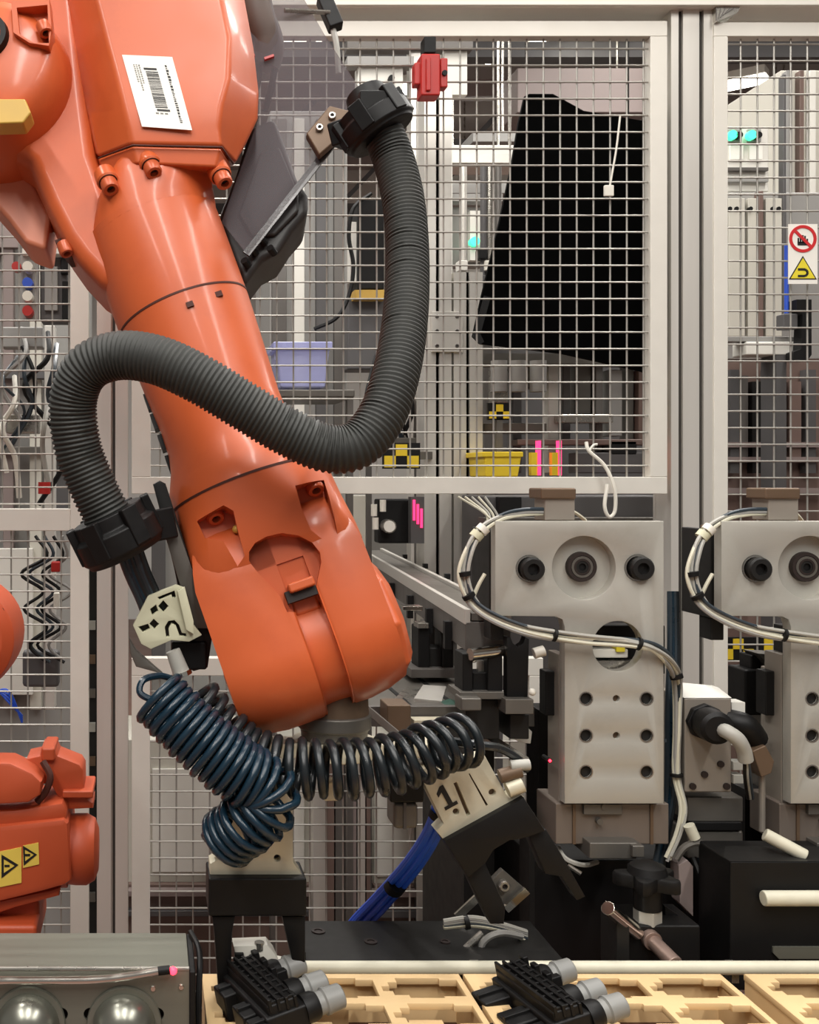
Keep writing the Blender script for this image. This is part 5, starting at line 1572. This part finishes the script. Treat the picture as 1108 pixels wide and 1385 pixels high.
# moulded black connectors standing in the tray pockets
def connector(label, c, spin=0.0, loops=True):
    """ribbed body lying with its ridge towards the viewer, sockets to the left, grey caps to the right"""
    ca, sa = math.cos(spin), math.sin(spin)
    ex = Vector((0.96 * ca, 0.20 + sa, 0.20)).normalized()
    ey = Vector((0.22, -1, 0.05))
    ey = (ey - ex * ey.dot(ex)).normalized()
    ez = ex.cross(-ey)
    r = thing('connector_housing', label, 'connector', c - Z * 0.03, 'moulded connectors on the trays')

    def q(a, b, h):
        return c + ex * a + ey * b + ez * h

    part('shell', MB().obox(q(0, 0.012, 0.004), ex * 0.030, ey * 0.078, ez * 0.020), 'black_satin', r, 0.004)
    part('ridge', MB().obox(q(-0.002, 0.012, 0.028), ex * 0.021, ey * 0.074, ez * 0.008), 'black_satin', r, 0.003)
    for k in range(4):
        part('long_rib', MB().obox(q(-0.019 + 0.0115 * k, 0.012, 0.036 - 0.002 * k), ex * 0.0022, ey * 0.076, ez * 0.008), 'black_satin', r, 0.001)
    for k in range(9):
        part('cross_rib', MB().obox(q(-0.002, -0.058 + 0.0175 * k, 0.033), ex * 0.018, ey * 0.0018, ez * 0.006), 'black_satin', r, 0.0006)
    for k, b in enumerate((-0.036, 0.034, 0.082)):
        part('left_socket', MB().obox(q(-0.046 if loops else -0.036, b, 0.0), ex * (0.022 if loops else 0.012), ey * 0.021, ez * 0.018), 'black_satin', r, 0.003)
        part('socket_rib', MB().obox(q(-0.046 if loops else -0.036, b, 0.019), ex * (0.021 if loops else 0.011), ey * 0.003, ez * 0.003), 'black', r, 0.001)
        if loops:
            part('latch_loop', MB().tube([q(-0.066, b - 0.012, 0.008), q(-0.086, b - 0.012, 0.010), q(-0.086, b + 0.010, 0.010), q(-0.066, b + 0.010, 0.008)], 0.0024, 6), 'black', r)
        part('barrel', MB().lathe([(0, 0.0185), (0.014, 0.0185), (0.020, 0.0160)], q(0.026, b - 0.006, 0.012), ex, 20), 'black_satin', r)
        cap = part('grey_cap', MB().lathe([(0, 0.0145), (0.010, 0.0145), (0.012, 0.0165), (0.036, 0.0155), (0.038, 0.013)], q(0.044, b - 0.006, 0.012), ex, 20), 'grey_plastic', r, label='grey plastic cap')
        part('cap_rim', MB().lathe([(0, 0.0172), (0.004, 0.0172)], q(0.056, b - 0.006, 0.012), ex, 20), 'grey_plastic', cap)
    part('hook', MB().obox(q(0.034, -0.004, 0.022), ex * 0.008, ey * 0.006, ez * 0.010), 'black', r, 0.002)
    for k, b in enumerate((-0.060, -0.03, 0.0)):
        part('clip_peg', MB().obox(q(0.022, b, 0.032), ex * 0.004, ey * 0.007, ez * 0.010), 'black_satin', r, 0.0015)
    return r


connector('black ribbed connector with grey caps under the upright gripper', P(356, 1356, 1.475), 0.10, loops=False)
connector('black ribbed connector with grey caps in the middle tray', P(728, 1362, 1.50))
r = thing('part_carrier', 'white plastic part carrier with a screw behind the left connector', 'carrier', P(350, 1310, 1.55))
part('shell', MB().pxplate([(316, 1280), (362, 1278), (372, 1290), (378, 1304), (400, 1308), (400, 1322), (340, 1322), (320, 1300)], [], 1.545, 0.03, 0.002), 'white_plastic', r)
part('screw', MB().cyl(P(351, 1284, 1.55), P(351, 1274, 1.55), 0.007, n=12), 'steel', r)
part('black_clip', MB().pxbox(318, 1290, 330, 1304, 1.54, 0.02), 'black', r, 0.001)

# dark table plate under the blue hoses
r = thing('base_plate', 'dark grey steel base plate with screw holes behind the rail', 'plate', (0.42, 1.76, TZ - 0.03))
zt = CH - 655 * 1.635 / F
part('plate', MB().box((0.235, 1.645, zt - 0.03), (0.62, 1.80, zt)), 'black_metal', r, 0.002)
for x, y, rr_ in ((0.27, 1.755, 0.011), (0.345, 1.715, 0.010), (0.46, 1.715, 0.008)):
    part('screw', MB().lathe([(0, rr_), (0.002, rr_), (0.002, rr_ * 0.6), (0.0005, rr_ * 0.6)], Vector((x, y, zt)), Z, 18), 'socket', r)
part('side_stop', MB().box((0.22, 1.65, zt - 0.03), (0.235, 1.70, zt + 0.012)), 'black', r)
part('support', MB().box((0.3, 1.70, 0), (0.55, 1.78, zt - 0.03)), 'black_metal', r)

# ------------------------------------------------------------------ brushed steel box in the corner
MD = 1.42
mz = CH - 660 * MD / F
x0, x1 = P(-80, 0, MD).x, P(256, 0, MD).x
r = thing('steel_box', 'brushed steel box with two domes and a red lamp, lower left', 'box', ((x0 + x1) / 2, MD + 0.06, mz - 0.2))
fr = MB().plate([(x0, -0.2), (x1, -0.2), (x1, 0), (x0, 0)],
                [[(a * MD / F - PX * MD / F, -(b - 1310) * MD / F) for a, b in circle(x, 1372, 9, 20)] for x in (83, 122, 213)], 0.004, (0, MD, mz), X, Z, Y)
part('front_sheet', fr, 'brushed', r)
part('top_sheet', MB().box((x0, MD + 0.004, mz - 0.004), (x1, MD + 0.112, mz)), 'brushed', r, 0.001)
part('inner_box', MB().box((x0 + 0.003, MD + 0.012, mz - 0.2), (x1 - 0.003, MD + 0.108, mz - 0.006)), 'socket', r)
part('edge_fold', MB().cyl((x0, MD + 0.002, mz - 0.001), (x1, MD + 0.002, mz - 0.001), 0.003, n=10), 'steel', r)
part('gasket', MB().box((x1, MD - 0.004, mz - 0.2), (x1 + 0.008, MD + 0.115, mz - 0.002)), 'black', r, 0.002)
part('lead', MB().tube(spline([Vector((x1 + 0.006, MD + 0.11, mz + 0.002)), Vector((x1 + 0.016, MD + 0.06, mz - 0.006)), Vector((x1 + 0.013, MD + 0.02, mz - 0.05)), Vector((x1 + 0.012, MD, mz - 0.16))], 6), 0.004, 8), 'black', r)
hb = spline([P(-90, 1326, MD - 0.012), P(60, 1326, MD - 0.012), P(130, 1325, MD - 0.012), P(175, 1320, MD - 0.012), P(216, 1313, MD - 0.012)], 8)
part('handle_bar', MB().tube(hb, 0.0052, 12), 'chrome', r)
part('lamp_socket', MB().cyl(P(214, 1313.5, MD - 0.012), P(230, 1311.5, MD - 0.012), 0.0055, n=12), 'black', r)
part('red_lamp', MB().ball(P(234, 1313, MD - 0.012), 0.0052), 'led_red', r, label='glowing red lamp')
for x, y in ((207, 1337), (245, 1335)):
    part('screw', MB().lathe([(0, 0.004), (0.002, 0.003)], P(x, y, MD), -Y, 12), 'chrome', r)
for x in (38, 168):
    c = P(x, 1385, MD - 0.002)
    dm = part('dome', MB().lathe([(0.0, 0.040), (0.012, 0.0395), (0.026, 0.034), (0.036, 0.022), (0.040, 0.008)], c, -Y, 36), 'dome_steel', r, 0, 60)
    part('dome_collar', MB().lathe([(-0.001, 0.048), (0.003, 0.047), (0.003, 0.040)], c, -Y, 36, cap=False), 'brushed', dm)

bpy.context.view_layer.update()
